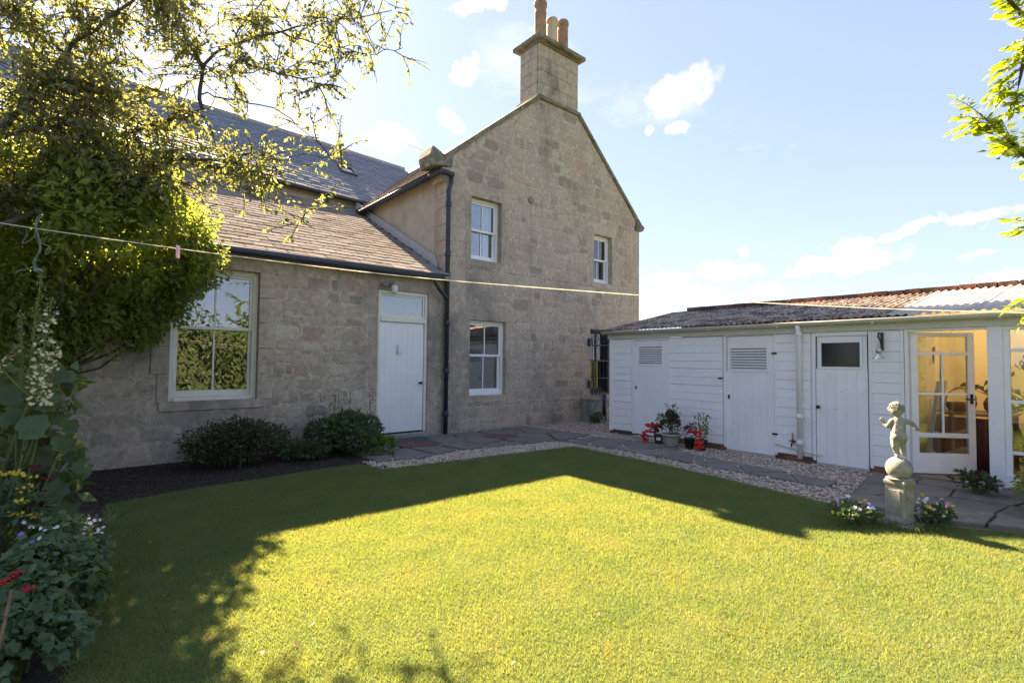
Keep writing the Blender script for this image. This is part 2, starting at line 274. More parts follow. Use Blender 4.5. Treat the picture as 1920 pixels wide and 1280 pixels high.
M_earth = pmat('path_grit', [(.25, (.20, .155, .12)), (.5, (.33, .255, .205)), (.75, (.44, .35, .285))], 34, .95, .8, 70, bdist=.012, spec=.1)
M_peb = pmat('gravel_pebble', [(.3, (.46, .36, .29)), (.7, (.60, .48, .40))], 30, .85, .2, 60, .62, 'both', .2, vstops=[(0, (.32, .24, .19)), (.25, (.52, .40, .33)), (.5, (.62, .51, .42)), (.75, (.56, .40, .33)), (1, (.70, .60, .51))])
M_lawn = pmat('lawn_turf', [(.25, (.07, .11, .035)), (.45, (.10, .14, .045)), (.6, (.13, .16, .055)), (.8, (.17, .18, .075))], 2.6, .95, 1.0, 130, bdist=.02, spec=.05,
              stain=(22, .58, .75, (.22, .20, .09), .5, (1, 1, 1)))
M_field = pmat('rough_grass_ground', [(.3, (.05, .07, .02)), (.7, (.10, .12, .035))], 3, .95, .6, 30)
M_bark = pmat('tree_bark', [(.25, (.055, .042, .032)), (.5, (.095, .075, .058)), (.75, (.15, .125, .10))], 14, .95, .8, 50, stretch=(1, 1, .4))
M_stem = pmat('green_stem', [(.3, (.08, .11, .03)), (.7, (.14, .17, .05))], 12, .7, .1)
M_stat = pmat('weathered_cast_stone', [(.25, (.20, .19, .16)), (.5, (.30, .285, .25)), (.75, (.38, .36, .315))], 11, .9, .45, 60, stain=(6, .50, .64, (.12, .125, .075), .7, (1, 1, .7)), stain2=(24, .56, .64, (.52, .50, .44), .5, (1, 1, 1)), bdist=.004)
M_plast = {k: pmat(k + '_plastic', [(.3, c), (.7, tuple(x * 1.25 for x in c))], 8, .5, .05) for k, c in dict(stone_grey=(.31, .295, .26), dark_brown=(.06, .04, .035), black=(.014, .014, .02), dark_green=(.012, .035, .03), pink=(.72, .42, .46)).items()}
M_labelw = pmat('white_plant_label', [(.3, (.62, .62, .6)), (.7, (.72, .72, .7))], 9, .6, 0)
M_yel = pmat('yellow_limewash', [(.25, (.72, .55, .25)), (.5, (.79, .63, .31)), (.75, (.84, .70, .38))], 2.2, .9, .2, 20, stain=(2, .58, .75, (.45, .31, .12), .5, (1, 1, 1)))
M_wood = pmat('aged_wood', [(.25, (.15, .085, .045)), (.5, (.23, .14, .08)), (.75, (.32, .21, .13))], 5, .7, .2, stretch=(1, 1, 8))
M_wick = pmat('red_brown_wicker', [(.25, (.10, .03, .02)), (.5, (.19, .065, .04)), (.75, (.27, .11, .06))], 40, .7, .5, 90)
M_rope = leafmat('pale_line_cord', [(0, (.80, .78, .72)), (1, (.86, .84, .78))], .6, tint=(.68, .66, .62))
M_twine = pmat('green_garden_twine', [(.3, (.10, .13, .11)), (.7, (.20, .24, .20))], 40, .9, .2)
M_brick = pmat('red_wall_brick', [(.25, (.15, .06, .04)), (.5, (.30, .115, .07)), (.75, (.40, .19, .12))], 11, .9, .5, 30, .4, 'both', .1, (3, .42, .56, (.07, .062, .05), .9, (1, 1, 1)), vstops=[(0, (.17, .07, .05)), (.5, (.33, .14, .09)), (1, (.24, .17, .13))])
M_conc = pmat('mossy_concrete', [(.25, (.17, .18, .15)), (.5, (.27, .28, .24)), (.75, (.36, .36, .32))], 6, .92, .4, 30, stain=(3, .5, .65, (.10, .13, .08), .6, (1, 1, .5)))
M_rooflich = pmat('mossy_corrugated_sheet', [(.25, (.17, .12, .09)), (.45, (.31, .22, .16)), (.6, (.46, .37, .30)), (.8, (.58, .50, .43))], 9, .95, .9, 30, 0, None, .1,
                  (3.4, .48, .56, (.07, .052, .042), .88, (1, 1, 1)), stain2=(26, .55, .62, (.62, .58, .54), .85, (1, 1, 1)), stain3=(4.5, .55, .63, (.33, .15, .085), .75, (1, 1, 1)), bdist=.03, detail=9)
def translucent_sheet():
    m, n, l = nodes('white_translucent_sheet'); out = n.new('ShaderNodeOutputMaterial'); p = n.new('ShaderNodeBsdfPrincipled'); p.inputs['Base Color'].default_value = (.90, .90, .90, 1); p.inputs['Roughness'].default_value = .35
    t = n.new('ShaderNodeBsdfTranslucent'); t.inputs[0].default_value = (.96, .95, .92, 1); mx = n.new('ShaderNodeMixShader'); mx.inputs[0].default_value = .7
    l.new(p.outputs[0], mx.inputs[1]); l.new(t.outputs[0], mx.inputs[2]); l.new(mx.outputs[0], out.inputs[0]); return m
M_trans = translucent_sheet()

G_ = lambda *c: c
L_apple = leafmat('apple_leaf', [(0, (.10, .12, .065)), (.35, (.145, .165, .08)), (.62, (.195, .205, .085)), (.84, (.27, .235, .09)), (.95, (.33, .21, .08)), (1, (.40, .16, .06))], .55, rough=.4, spec=.6, tint=(1.1, 1.1, .65))
L_climb = leafmat('climber_leaf', [(0, (.10, .145, .05)), (.4, (.16, .215, .065)), (.7, (.21, .26, .075)), (1, (.30, .31, .085))], .62, rough=.4, spec=.5)
L_rowan = leafmat('rowan_leaf', [(0, (.11, .17, .025)), (.5, (.17, .23, .03)), (1, (.26, .28, .04))], .58, tint=(1.3, 1.25, .4))
L_dark = leafmat('dark_bush_leaf', [(0, (.035, .045, .024)), (.5, (.06, .078, .037)), (.85, (.09, .10, .048)), (1, (.13, .075, .05))], .3)
L_mid = leafmat('blue_green_leaf', [(0, (.04, .075, .042)), (.5, (.065, .12, .06)), (.85, (.09, .16, .07)), (1, (.15, .22, .06))], .3)
L_brown = leafmat('brown_seedhead', [(0, (.07, .045, .03)), (1, (.15, .095, .05))], .25)
L_ger = leafmat('geranium_leaf', [(0, (.04, .085, .04)), (.5, (.09, .15, .07)), (.85, (.14, .21, .09)), (1, (.24, .26, .10))], .4)
L_big = leafmat('mullein_leaf', [(0, (.055, .095, .045)), (1, (.11, .165, .065))], .35)
L_hedge = leafmat('hedge_leaf', [(0, (.035, .065, .02)), (.5, (.06, .11, .03)), (.9, (.10, .15, .04)), (1, (.20, .14, .05))], .3, pos_scale=.9)
L_grass = leafmat('grass_blade', [(.12, (.10, .18, .085)), (.38, (.14, .215, .095)), (.55, (.165, .23, .10)), (.75, (.195, .23, .105)), (.92, (.25, .245, .125))], .46, rough=.5, spec=.3, tint=(1.45, 1.12, .46), pos_scale=2.6, isl=.17)
def petal(name, c, c2): return leafmat(name, [(0, c), (1, c2)], .35, tint=(1, .95, .9))
P_red = petal('red_petal', (.50, .012, .012), (.72, .05, .03)); P_crim = petal('crimson_petal', (.22, .01, .03), (.36, .02, .05)); P_pink = petal('pink_petal', (.62, .25, .38), (.78, .5, .6))
P_yel = petal('yellow_petal', (.62, .42, .03), (.78, .55, .06)); P_cream = petal('cream_petal', (.62, .58, .33), (.78, .74, .52)); P_white = petal('white_petal', (.75, .76, .8), (.85, .85, .88))
P_blue = petal('violet_petal', (.16, .12, .48), (.30, .24, .66)); P_maroon = petal('maroon_petal', (.08, .01, .015), (.17, .02, .03)); P_mag = petal('scarlet_petal', (.42, .012, .025), (.60, .04, .05))

# ================================================================== GROUND
def sheet(name, pts, z, mat, sub=0):
    mb = MB(); mb.add([(x, y, z) for x, y in pts], [tuple(range(len(pts)))])
    return tag(mb.build(name, mat), kind='structure')
sheet('ground', [(-600, -600), (600, -600), (600, 600), (-600, 600)], -.03, M_field)
LAWN = [(-5.0, -2.02), (-4.5, -1.86), (-4.09, -1.81), (-3.36, -1.74), (-2.7, -1.66), (-2.34, -1.62), (-2.3, -1.9), (-2.22, -2.13), (-1.0, -2.22), (0.2, -2.33), (.86, -2.38), (.97, -2.46), (.95, -3.0),
        (.87, -4.21), (.68, -5.39), (.57, -6.0), (.5, -6.5), (.52, -6.9), (.62, -7.3), (.83, -7.65), (1.0, -8.4), (1.2, -12.5), (-6.4, -12.5), (-6.2, -9.5), (-5.6, -7.2), (-5.3, -5.6), (-5.12, -4.3), (-5.05, -3.2)]
sheet('lawn', LAWN, 0.0, M_lawn)
sheet('bed_soil', [(-9, 0), (-2.0, 0), (-2.0, -1.5), (-2.34, -1.62), (-2.7, -1.66), (-3.36, -1.74), (-4.09, -1.81), (-4.5, -1.86), (-5.0, -2.02), (-5.05, -3.2), (-5.12, -4.3), (-5.3, -5.6), (-5.6, -7.2), (-6.2, -9.5), (-9, -9.5)], -.008, M_soil)
sheet('gravel_ground', [(-2.3, -.0), (7, 0), (7, -9), (1.0, -9), (1.0, -8.4), (.83, -7.65), (.62, -7.3), (.52, -6.9), (.5, -6.5), (.57, -6.0), (.68, -5.39), (.87, -4.21), (.95, -3.0), (.97, -2.46), (.86, -2.38), (.2, -2.33), (-1, -2.22), (-2.22, -2.13), (-2.3, -1.9)], -.012, M_earth)

def clip(poly, p, q):
    """keep the part of poly nearer to p than to q"""
    m = ((p[0] + q[0]) / 2, (p[1] + q[1]) / 2); n = (q[0] - p[0], q[1] - p[1]); out = []
    for i in range(len(poly)):
        a, b = poly[i], poly[(i + 1) % len(poly)]
        da = (a[0] - m[0]) * n[0] + (a[1] - m[1]) * n[1]; db = (b[0] - m[0]) * n[0] + (b[1] - m[1]) * n[1]
        if da <= 0: out.append(a)
        if (da < 0 < db) or (db < 0 < da): t = da / (da - db); out.append((a[0] + t * (b[0] - a[0]), a[1] + t * (b[1] - a[1])))
    return out
def paving(parent, region, seeds, mat, zt, gap, name='flagstone', alt=None):
    for i, s in enumerate(seeds):
        poly = list(region)
        for j, q in enumerate(seeds):
            if j != i and poly: poly = clip(poly, s, q)
        if len(poly) < 3: continue
        cx = sum(p[0] for p in poly) / len(poly); cy = sum(p[1] for p in poly) / len(poly)
        pts = []
        for k, p in enumerate(poly):
            d = math.hypot(p[0] - cx, p[1] - cy); f = max(.3, (d - gap * R(.7, 1.5)) / max(d, .01)); pts.append((cx + (p[0] - cx) * f, cy + (p[1] - cy) * f))
            q = poly[(k + 1) % len(poly)]; mx, my = (p[0] + q[0]) / 2, (p[1] + q[1]) / 2
            d = math.hypot(mx - cx, my - cy); f = max(.3, (d - gap * R(.4, 1.3)) / max(d, .01)); pts.append((cx + (mx - cx) * f, cy + (my - cy) * f))
        mb = MB(); z = zt + R(-.006, .008); tx, ty = R(-.012, .012), R(-.012, .012)
        mb.prism([(x, y, -.03) for x, y in pts], (0, 0, 1)); n = len(pts)
        mb.v = mb.v[:n] + [(x, y, z + (x - cx) * tx + (y - cy) * ty) for x, y in pts]
        m = alt[i] if alt and i in alt else mat
        mb.build(name, m, parent, bevel=.01)
path = sheet('path', [(-2.1, -.0), (2.2, 0), (2.2, -1.5), (-2.1, -1.5)], -.004, M_earth); path['kind'] = 'structure'
seeds = [(-1.95, -1.15), (-1.45, -1.35), (-1.75, -.7), (-.9, -.72), (-1.0, -1.32), (-.45, -1.25), (-.35, -.7), (.1, -1.1), (.25, -.4), (.65, -.85), (.75, -1.42), (1.15, -.45), (1.2, -1.15), (1.7, -.8), (1.75, -1.5), (-1.9, -.28), (-.15, -.2), (1.75, -.25), (.2, -1.55)]
paving(path, [(-2.15, -.03), (2.0, -.03), (2.15, -1.75), (1.35, -1.9), (.4, -1.75), (-.75, -1.62), (-1.5, -1.82), (-2.12, -1.72)], seeds, M_slab, .025, .035, alt={3: M_redslab, 9: M_redslab})
mb = MB().box(-1.38, -.5, -.42, -.09, 0, .036); tag(mb.build('door_mat', M_teal, bevel=.006), 'worn teal door mat lying before the white house door', 'mat')
seeds2 = [(1.35, -2.1), (1.75, -2.35), (1.5, -2.75), (1.85, -3.05), (1.45, -3.35), (1.75, -3.7), (1.4, -4.05), (1.65, -4.45), (1.35, -4.75), (1.6, -5.1), (1.3, -5.45), (1.5, -5.8), (1.7, -2.0), (2.3, -2.6), (2.35, -3.3), (2.45, -4.6)]
path2 = sheet('side_path', [(1.2, -1.9), (2.2, -1.9), (2.1, -6.0), (1.15, -6.0)], -.006, M_earth)
paving(path2, [(1.2, -1.95), (2.1, -1.85), (2.55, -3.3), (1.98, -3.75), (1.78, -5.0), (1.62, -6.05), (1.2, -6.05), (1.24, -4.6), (1.32, -3.2)], seeds2[:13], M_slab, .02, .03)
patio = sheet('patio', [(.7, -6.35), (2.7, -6.15), (2.7, -9.0), (1.1, -9.0), (.9, -7.6)], .012, M_moss)
sp = [(.95 + i * .5 + R(-.14, .14), -6.45 - j * .42 + R(-.13, .13)) for i in range(4) for j in range(6)]
paving(patio, [(.72, -6.38), (2.62, -6.12), (2.62, -8.95), (1.1, -8.95), (.88, -7.6), (.66, -7.2)], sp, M_crazy, .03, .013)

def inpoly(P, poly):
    x, y = P[:, 0], P[:, 1]; c = np.zeros(len(P), bool); j = len(poly) - 1
    for i in range(len(poly)):
        xi, yi = poly[i]; xj, yj = poly[j]
        c ^= ((yi > y) != (yj > y)) & (x < (xj - xi) * (y - yi) / (yj - yi + 1e-12) + xi); j = i
    return c
# gravel pebbles
GR = [([(-2.28, -2.15), (-2.25, -1.5), (1.2, -1.5), (1.2, -2.45), (.9, -2.44)], 3600), ([(.55, -6.6), (.6, -6.0), (.7, -5.4), (.9, -4.2), (.98, -2.4), (1.5, -1.7), (2.2, -1.8), (2.7, -3), (2.62, -6.2), (1.9, -6.3)], 6500), ([(2.0, -2.4), (2.0, -.05), (4.6, -.05), (3.4, -1.4), (2.75, -2.4)], 2200)]
PP = []
for poly, n in GR:
    a = np.array(poly); p = np.column_stack([rng.uniform(a[:, 0].min(), a[:, 0].max(), n * 3), rng.uniform(a[:, 1].min(), a[:, 1].max(), n * 3)]); PP.append(p[inpoly(p, poly)][:n])
PP = np.concatenate(PP); N = len(PP)
oct_ = np.array([[1, 0, 0], [-1, 0, 0], [0, 1, 0], [0, -1, 0], [0, 0, 1], [0, 0, -.6], [.66, .66, .1], [-.66, .66, .2], [-.66, -.66, .1], [.66, -.66, .2]])
octf = np.array([[4, 0, 6], [4, 6, 2], [4, 2, 7], [4, 7, 1], [4, 1, 8], [4, 8, 3], [4, 3, 9], [4, 9, 0], [5, 6, 0], [5, 2, 6], [5, 7, 2], [5, 1, 7], [5, 8, 1], [5, 3, 8], [5, 9, 3], [5, 0, 9]])
an = rng.uniform(0, 6.28, N); s = rng.uniform(.010, .024, N) * (1 + .4 * (rng.random(N) > .9)); sy = rng.uniform(.6, 1, N); sz = rng.uniform(.4, .75, N)
V = oct_[None] * np.stack([s, s * sy, s * sz], 1)[:, None, :] * (1 + .16 * rng.normal(size=(N, 10, 1)))
ca, sa_ = np.cos(an)[:, None], np.sin(an)[:, None]; V = np.stack([V[..., 0] * ca - V[..., 1] * sa_ + PP[:, :1], V[..., 0] * sa_ + V[..., 1] * ca + PP[:, 1:], V[..., 2] + (s * .25)[:, None] - .006], 2).reshape(-1, 3)
T = (octf[None] + (np.arange(N) * 10)[:, None, None]).reshape(-1, 3)
tag(obj('gravel', fast_mesh('gravel', V, T, M_peb, True)), 'pinkish gravel strips along both sides of the flagstone path', 'gravel', kind='stuff')

n = 5200; Q = np.column_stack([rng.uniform(-6, -2.1, n), rng.uniform(-2.1, -.05, n)]); Q = Q[~inpoly(Q, LAWN)]; N = len(Q); s = rng.uniform(.006, .022, N)
V = oct_[None] * s[:, None, None] * (1 + .25 * rng.normal(size=(N, 10, 1))); V = V * np.array([1, 1, .7]); V = np.stack([V[..., 0] + Q[:, :1], V[..., 1] + Q[:, 1:], V[..., 2] - .004], 2).reshape(-1, 3)
tag(obj('soil_crumbs', fast_mesh('soil_crumbs', V, (octf[None] + (np.arange(N) * 10)[:, None, None]).reshape(-1, 3), M_soil)), 'crumbs of dark earth on the bed below the wall', 'soil', kind='stuff')
# grass blades
def grass():
    n = 1150000; P = np.column_stack([rng.uniform(-5.6, 1.05, n), rng.uniform(-9.2, -1.6, n)])
    jit = P + rng.normal(size=P.shape) * .018; P = P[inpoly(jit, LAWN)]
    d = np.hypot(P[:, 0] - CAM.x, P[:, 1] - CAM.y); keep = rng.random(len(P)) < np.clip(5.2 / d, .45, 1); P = P[keep]; d = d[keep]
    N = len(P); h = rng.uniform(.012, .030, N) * np.clip(.75 + d * .04, .8, 1.25); w = rng.uniform(.0016, .0032, N) * np.clip(d / 4.5, .8, 1.8)
    pat = .5 + .5 * np.sin(P[:, 0] * 5.1 + 2 * np.sin(P[:, 1] * 3.3)) * np.sin(P[:, 1] * 4.3 + 1.5 * np.sin(P[:, 0] * 2.7)); h *= .8 + .4 * pat
    t = rng.uniform(0, 6.28, N); lean = rng.normal(size=(N, 2)) * .55 * h[:, None]; B = np.column_stack([P, np.full(N, -.002)])
    sx = np.column_stack([np.cos(t) * w, np.sin(t) * w, np.zeros(N)]); tip = B + np.column_stack([lean, h])
    V = np.stack([B - sx, B + sx, tip], 1).reshape(-1, 3); T = np.arange(N * 3).reshape(-1, 3)
    return tag(obj('grass', fast_mesh('grass', V, T, L_grass)), 'short mown grass of the lawn', 'grass', kind='stuff')
grass()

# ================================================================== STONE HOUSE
class Ops: pass
def backing(mb, x0, x1, z0, z1, ops, y0, y1):
    xs = sorted(set([x0, x1] + [v for o in ops for v in o[:2]])); zs = sorted(set([z0, z1] + [v for o in ops for v in o[2:]]))
    for i in range(len(xs) - 1):
        k = 0
        while k < len(zs) - 1:
            inn = lambda kk: any(o[0] <= (xs[i] + xs[i + 1]) / 2 <= o[1] and o[2] <= (zs[kk] + zs[kk + 1]) / 2 <= o[3] for o in ops)
            if inn(k): k += 1; continue
            e = k
            while e + 1 < len(zs) - 1 and not inn(e + 1): e += 1
            mb.box(xs[i], xs[i + 1], y0, y1, zs[k], zs[e + 1]); k = e + 1
    return mb
def stone_variants(n=12):
    out = []
    for _ in range(n):
        k = 14; ring = []
        for i in range(k):
            t = 2 * math.pi * (i + R(-.2, .2)) / k; c, s_ = math.cos(t), math.sin(t); e = .42
            ring.append((math.copysign(abs(c) ** e, c) * 
                         .5 * R(.82, 1.0), math.copysign(abs(s_) ** e, s_) * .5 * R(.80, 1.0)))
        mb = MB(); ox, oz = R(-.1, .1), R(-.1, .1)
        mb.v = [(x, .3, z) for x, z in ring] + [(x * .97, -.55, z * .95) for x, z in ring] + [(x * .82, -1, z * .78) for x, z in ring] + [(ox, -1 + R(-.25, .1), oz)]
        for i in range(k):
            j = (i + 1) % k; mb.f += [(i, j, k + j, k + i), (k + i, k + j, 2 * k + j, 2 * k + i), (2 * k + i, 2 * k + j, 3 * k)]
        out.append(mb.mesh('stone', M_stone, True))
    return out
STONES = stone_variants()
def rows(z0, z1, ops, hmin=.14, hmax=.27):
    br = sorted(set([z0, z1] + [min(max(v, z0), z1) for o in ops for v in o[2:]])); out = []
    for a, b in zip(br[:-1], br[1:]):
        if b - a < .05: continue
        n = max(1, round((b - a) / R(hmin + .03, hmax - .02))); cuts = [a + (b - a) * (i + (R(-.18, .18) if 0 < i < n else 0)) / n for i in range(n + 1)]
        out += list(zip(cuts[:-1], cuts[1:]))
    return out
def rubble(x0f, x1f, z0, z1, ops, wr=(1.0, 2.3)):
    st = []
    for a, b in rows(z0, z1, ops):
        x0 = max(x0f(a), x0f(b)); x1 = min(x1f(a), x1f(b)); iv = [(x0, x1)]
        for o in ops:
            if o[2] < b - .01 and o[3] > a + .01:
                nv = []
                for p, q in iv:
                    if o[0] > p: nv.append((p, min(q, o[0])))
                    if o[1] < q: nv.append((max(p, o[1]), q))
                iv = nv
        for p, q in iv:
            x = p
            while q - x > .06:
                w = (b - a) * R(*wr)
                if q - x - w < .14: w = q - x
                w = min(w, .62)
                if w > .5 and b - a > .2 and random.random() < .35:      # two thin stones instead of one block
                    m = a + (b - a) * R(.42, .58); st += [(x, x + w, a, m), (x, x + w, m, b)]
                elif random.random() < .18 and w > .2:
                    m = x + w * R(.4, .6); st += [(x, m, a, b - R(0, .03)), (m, x + w, a + R(0, .03), b)]
                else: st.append((x, x + w, a, b))
                x += w
    return st
def put_stones(parent, st, limit=300, y=0.0, gap=.022):
    st = sorted(st, key=lambda s: -(s[1] - s[0]) * (s[3] - s[2]) / max(1, (Vector(((s[0] + s[1]) / 2, y, (s[2] + s[3]) / 2)) - CAM).length) ** 2)
    rest = MB()
    for i, (a, b, c, d) in enumerate(st):
        g = gap * R(.5, 1.4); w, h = b - a - g, d - c - g
        if w < .05 or h < .04: continue
        M = Matrix.Translation(((a + b) / 2 + R(-.006, .006), y, (c + d) / 2 + R(-.006, .006))) @ Matrix.Rotation(R(-.05, .05), 4, 'Y') @ Matrix.Diagonal((w * random.choice((1, -1)), R(.003, .010), h, 1))
        me = random.choice(STONES)
        if i < limit: obj('stone', me, parent, M)
        else: rest.add([M @ v.co for v in me.vertices], [tuple(p.vertices) for p in me.polygons])
    if rest.v: tag(rest.build('stone_field', M_stone, parent, True), kind='stuff')
def dressed(parent, name, x0, x1, z0, z1, y0=-.004, y1=.1, mat=None, bev=.003): return MB().box(x0, x1, y0, y1, z0, z1).build(name, mat or M_dressed, parent, bevel=bev)
def margins(parent, o, jw=.2, lh=.26, sh=.13):
    x0, x1, z0, z1 = o; e = .003
    dressed(parent, 'lintel', x0 - jw - .06, x1 + jw + .06, z1 - e, z1 + lh, y0=-.0065); dressed(parent, 'sill', x0 - jw * .5, x1 + jw * .5, z0 - sh, z0 + e, y0=-.009, y1=.16)
    n = max(2, round((z1 - z0) / .36)); 
    for s_ in (0, 1):
        for k in range(n):
            a = z0 + (z1 - z0) * k / n + .003; b = z0 + (z1 - z0) * (k + 1) / n - .003; w = jw * (1.0 if (k + s_) % 2 else .62)
            if s_ == 0: dressed(parent, 'jamb_stone', x0 - w, x0 + e, a, b)
            else: dressed(parent, 'jamb_stone', x1 - e, x1 + w, a, b)
    return (x0 - jw, x1 + jw, z0 - sh, z1 + lh)
def sash_window(parent, o, y, mat, cas=.055, rail=None, cols=2, curtain=None, glass=None, depth=.55):
    x0, x1, z0, z1 = o; glass = glass or M_glass; rail = rail if rail is not None else (z0 + z1) / 2
    mb = MB(); mb.box(x0, x0 + cas, y, y + .12, z0, z1).box(x1 - cas, x1, y, y + .12, z0, z1).box(x0 + cas, x1 - cas, y, y + .12, z1 - cas, z1).box(x0 + cas, x1 - cas, y - .03, y + .12, z0, z0 + cas * .8)
    w = mb.build('window', mat, parent, bevel=.004)
    a0, a1 = x0 + cas - .004, x1 - cas + .004
    for nm, zb, zt, yy, bot in (('upper_sash', rail - .022, z1 - cas, y + .025, .045), ('lower_sash', z0 + cas * .8, rail + .022, y + .068, .085)):
        s_ = MB(); st = .042; tp = .045
        s_.box(a0, a0 + st, yy, yy + .038, zb, zt).box(a1 - st, a1, yy, yy + .038, zb, zt).box(a0 + st, a1 - st, yy, yy + .038, zt - tp, zt).box(a0 + st, a1 - st, yy, yy + .038, zb, zb + bot)
        so = s_.build(nm, mat, w, bevel=.003); gw = (a1 - a0 - 2 * st)
        for c in range(1, cols): xc = a0 + st + gw * c / cols; MB().box(xc - .011, xc + .011, yy + .004, yy + .034, zb + bot - .002, zt - tp + .002).build('glazing_bar', mat, w)
        for c in range(cols): MB().box(a0 + st - .003 + gw * c / cols, a0 + st + .003 + gw * (c + 1) / cols, yy + .017, yy + .021, zb + bot - .003, zt - tp + .003).build('pane', glass, w)
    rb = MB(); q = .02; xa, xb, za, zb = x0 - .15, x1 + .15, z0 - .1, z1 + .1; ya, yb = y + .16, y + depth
    rb.add([(xa, ya, za), (xb, ya, za), (xb, yb, za), (xa, yb, za), (xa, ya, zb), (xb, ya, zb), (xb, yb, zb), (xa, yb, zb)], [(0, 1, 2, 3), (4, 7, 6, 5), (1, 5, 6, 2), (2, 6, 7, 3), (3, 7, 4, 0)]); rb.build('room_recess', M_room, w)  # shallow dark-coloured box in place of the unlit room
    if curtain:
        for (cx0, cx1) in curtain:
            n = max(6, int((cx1 - cx0) / .03)); cm = MB()
            cm.v = [(cx0 + (cx1 - cx0) * i / n, y + .2 + .018 * math.sin(i * 1.9), zz) for i in range(n + 1) for zz in (z0, z1)]
            cm.f = [(2 * i, 2 * i + 2, 2 * i + 3, 2 * i + 1) for i in range(n)]; cm.build('curtain', M_curt, w, True)
    return w
def slates(parent, O, xd, ud, length, width, sw, gauge, mat, limit, inside=None, base_off=.0):
    """courses of slates: O eave start, xd along the eave, ud up the slope"""
    xd, ud = Vector(xd).normalized(), Vector(ud).normalized(); nd = xd.cross(ud).normalized()
    var = []
    for k in range(5):
        ln = gauge * 1.75; th = .014; g = .004; c0, c1 = R(0, .012), R(0, .012); mb = MB(); xs = (g + R(0, .003), sw - g - R(0, .003))
        mb.v = [(xs[0], c0, .016), (xs[1], c1, .016), (xs[1], ln, .001), (xs[0], ln, .001), (xs[0], c0, .016 + th), (xs[1], c1, .016 + th), (xs[1], ln, .001 + th), (xs[0], ln, .001 + th)]
        mb.f = [(0, 3, 2, 1), (4, 5, 6, 7), (0, 1, 5, 4), (1, 2, 6, 5), (2, 3, 7, 6), (3, 0, 4, 7)]; var.append(mb.mesh('slate', mat))
    L = []
    for r in range(int(length / gauge)):
        off = (r % 2) * sw * .5
        for c in range(-1, int(width / sw) + 1):
            p = Vector(O) + xd * (c * sw + off) + ud * (r * gauge) + nd * base_off
            if not (-.01 <= c * sw + off <= width - sw * .5): continue
            if inside and not inside(p): continue
            L.append(p)
    L.sort(key=lambda p: (p - CAM).length + (30 if (p - CAM).normalized().dot(FW) < .62 else 0)); rest = MB()
    for i, p in enumerate(L):
        a = xd; tw = R(-.012, .012); zt = nd * R(-.002, .004); wv = R(-.014, .014); u2 = (ud + xd * tw).normalized(); a2 = (a - u2 * a.dot(u2)).normalized(); n2 = a2.cross(u2)
        q = p + zt + ud * wv; M = Matrix(((a2.x, u2.x, n2.x, q.x), (a2.y, u2.y, n2.y, q.y), (a2.z, u2.z, n2.z, q.z), (0, 0, 0, 1))); me = random.choice(var)
        if i < limit: obj('slate', me, parent, M)
        else: rest.add([M @ v.co for v in me.vertices], [tuple(f.vertices) for f in me.polygons])
    if rest.v: tag(rest.build('slate_field', mat, parent), kind='stuff')

house = thing('stone_house', (3.0, 0, 0), 'tall two-storey stone gable house with chimney beside the white shed', 'house')
O_UL, O_UR, O_LL, O_BW = (.58, 1.35, 3.40, 4.66), (4.24, 4.94, 3.33, 4.52), (.58, 1.50, .70, 2.20), (4.12, 4.98, .62, 2.18)
XR = 6.05
gl = lambda z: max(.0, (z - 5.26) / .827); gr = lambda z: min(XR, 3.65 + (7.24 - z) / .925)
gb = backing(MB(), 0, XR, -.1, 5.0, [O_UL, O_UR, O_LL, O_BW], 0, .4)
gb.prism([(0, 0, 5.0), (XR, 0, 5.0), (XR, 0, 5.02), (3.65, 0, 7.24), (2.37, 0, 7.24), (0, 0, 5.26)], (0, .4, 0))
gable = gb.build('gable_wall', M_mortar, house)
blocked = [margins(gable, o) for o in (O_UL, O_UR, O_LL, O_BW)]
st = rubble(lambda z: .44 if z < 5.0 else gl(z) + .04, lambda z: XR - .44 if z < 4.85 else gr(z) - .04, 0.02, 7.20, blocked)
put_stones(gable, st, 290)
def quoins(parent, xa, z0, z1, sgn):
    z = z0; k = 0
    while z < z1 - .1:
        h = min(R(.27, .36), z1 - z); w = .42 if k % 2 else .26
        a, b = (xa, xa + w) if sgn > 0 else (xa - w, xa)
        dressed(parent, 'quoin', a + (.012 if sgn < 0 else 0), b - (.012 if sgn > 0 else 0), z + .004, z + h - .004, y0=-.005, y1=.39)
        if not k % 2: put_stones(parent, [(b + .0, b + .17, z, z + h)] if sgn > 0 else [(a - .17, a, z, z + h)], 5)
        z += h; k += 1
quoins(gable, -.012, .02, 5.02, 1); quoins(gable, XR + .012, .02, 4.85, -1)
# skews (coping stones) up both slopes, ledge, skew putts
def coping(p, q, n):
    d = (Vector(q) - Vector(p)); L_ = d.length; d.normalize(); nn = Vector((-d.z, 0, d.x)) if d.x > 0 else Vector((d.z, 0, -d.x))
    if nn.z < 0: nn = -nn
    for i in range(n):
        a = Vector(p) + d * (L_ * i / n + .004); b = Vector(p) + d * (L_ * (i + 1) / n - .004); mb = MB(); t = .085
        mb.prism([a, b, b + nn * t, a + nn * t], (0, .47, 0)); mb.v = [(x, y - .055, z) for x, y, z in mb.v]; mb.build('coping_stone', M_cope, house, bevel=.012)
coping((-.02, 0, 5.235), (2.38, 0, 7.22), 5); coping((3.64, 0, 7.22), (XR + .02, 0, 5.0), 5)
MB().box(2.31, 3.71, -.06, .70, 7.225, 7.315).build('chimney_ledge', M_cope, house, bevel=.02)
mb = MB(); mb.prism([(-.36, -.05, 5.02), (.10, -.05, 5.10), (.12, -.05, 5.36), (-.10, -.05, 5.30), (-.34, -.05, 5.40), (-.40, -.05, 5.22)], (0, .45, 0)); mb.build('skew_putt', M_cope, house, bevel=.02)
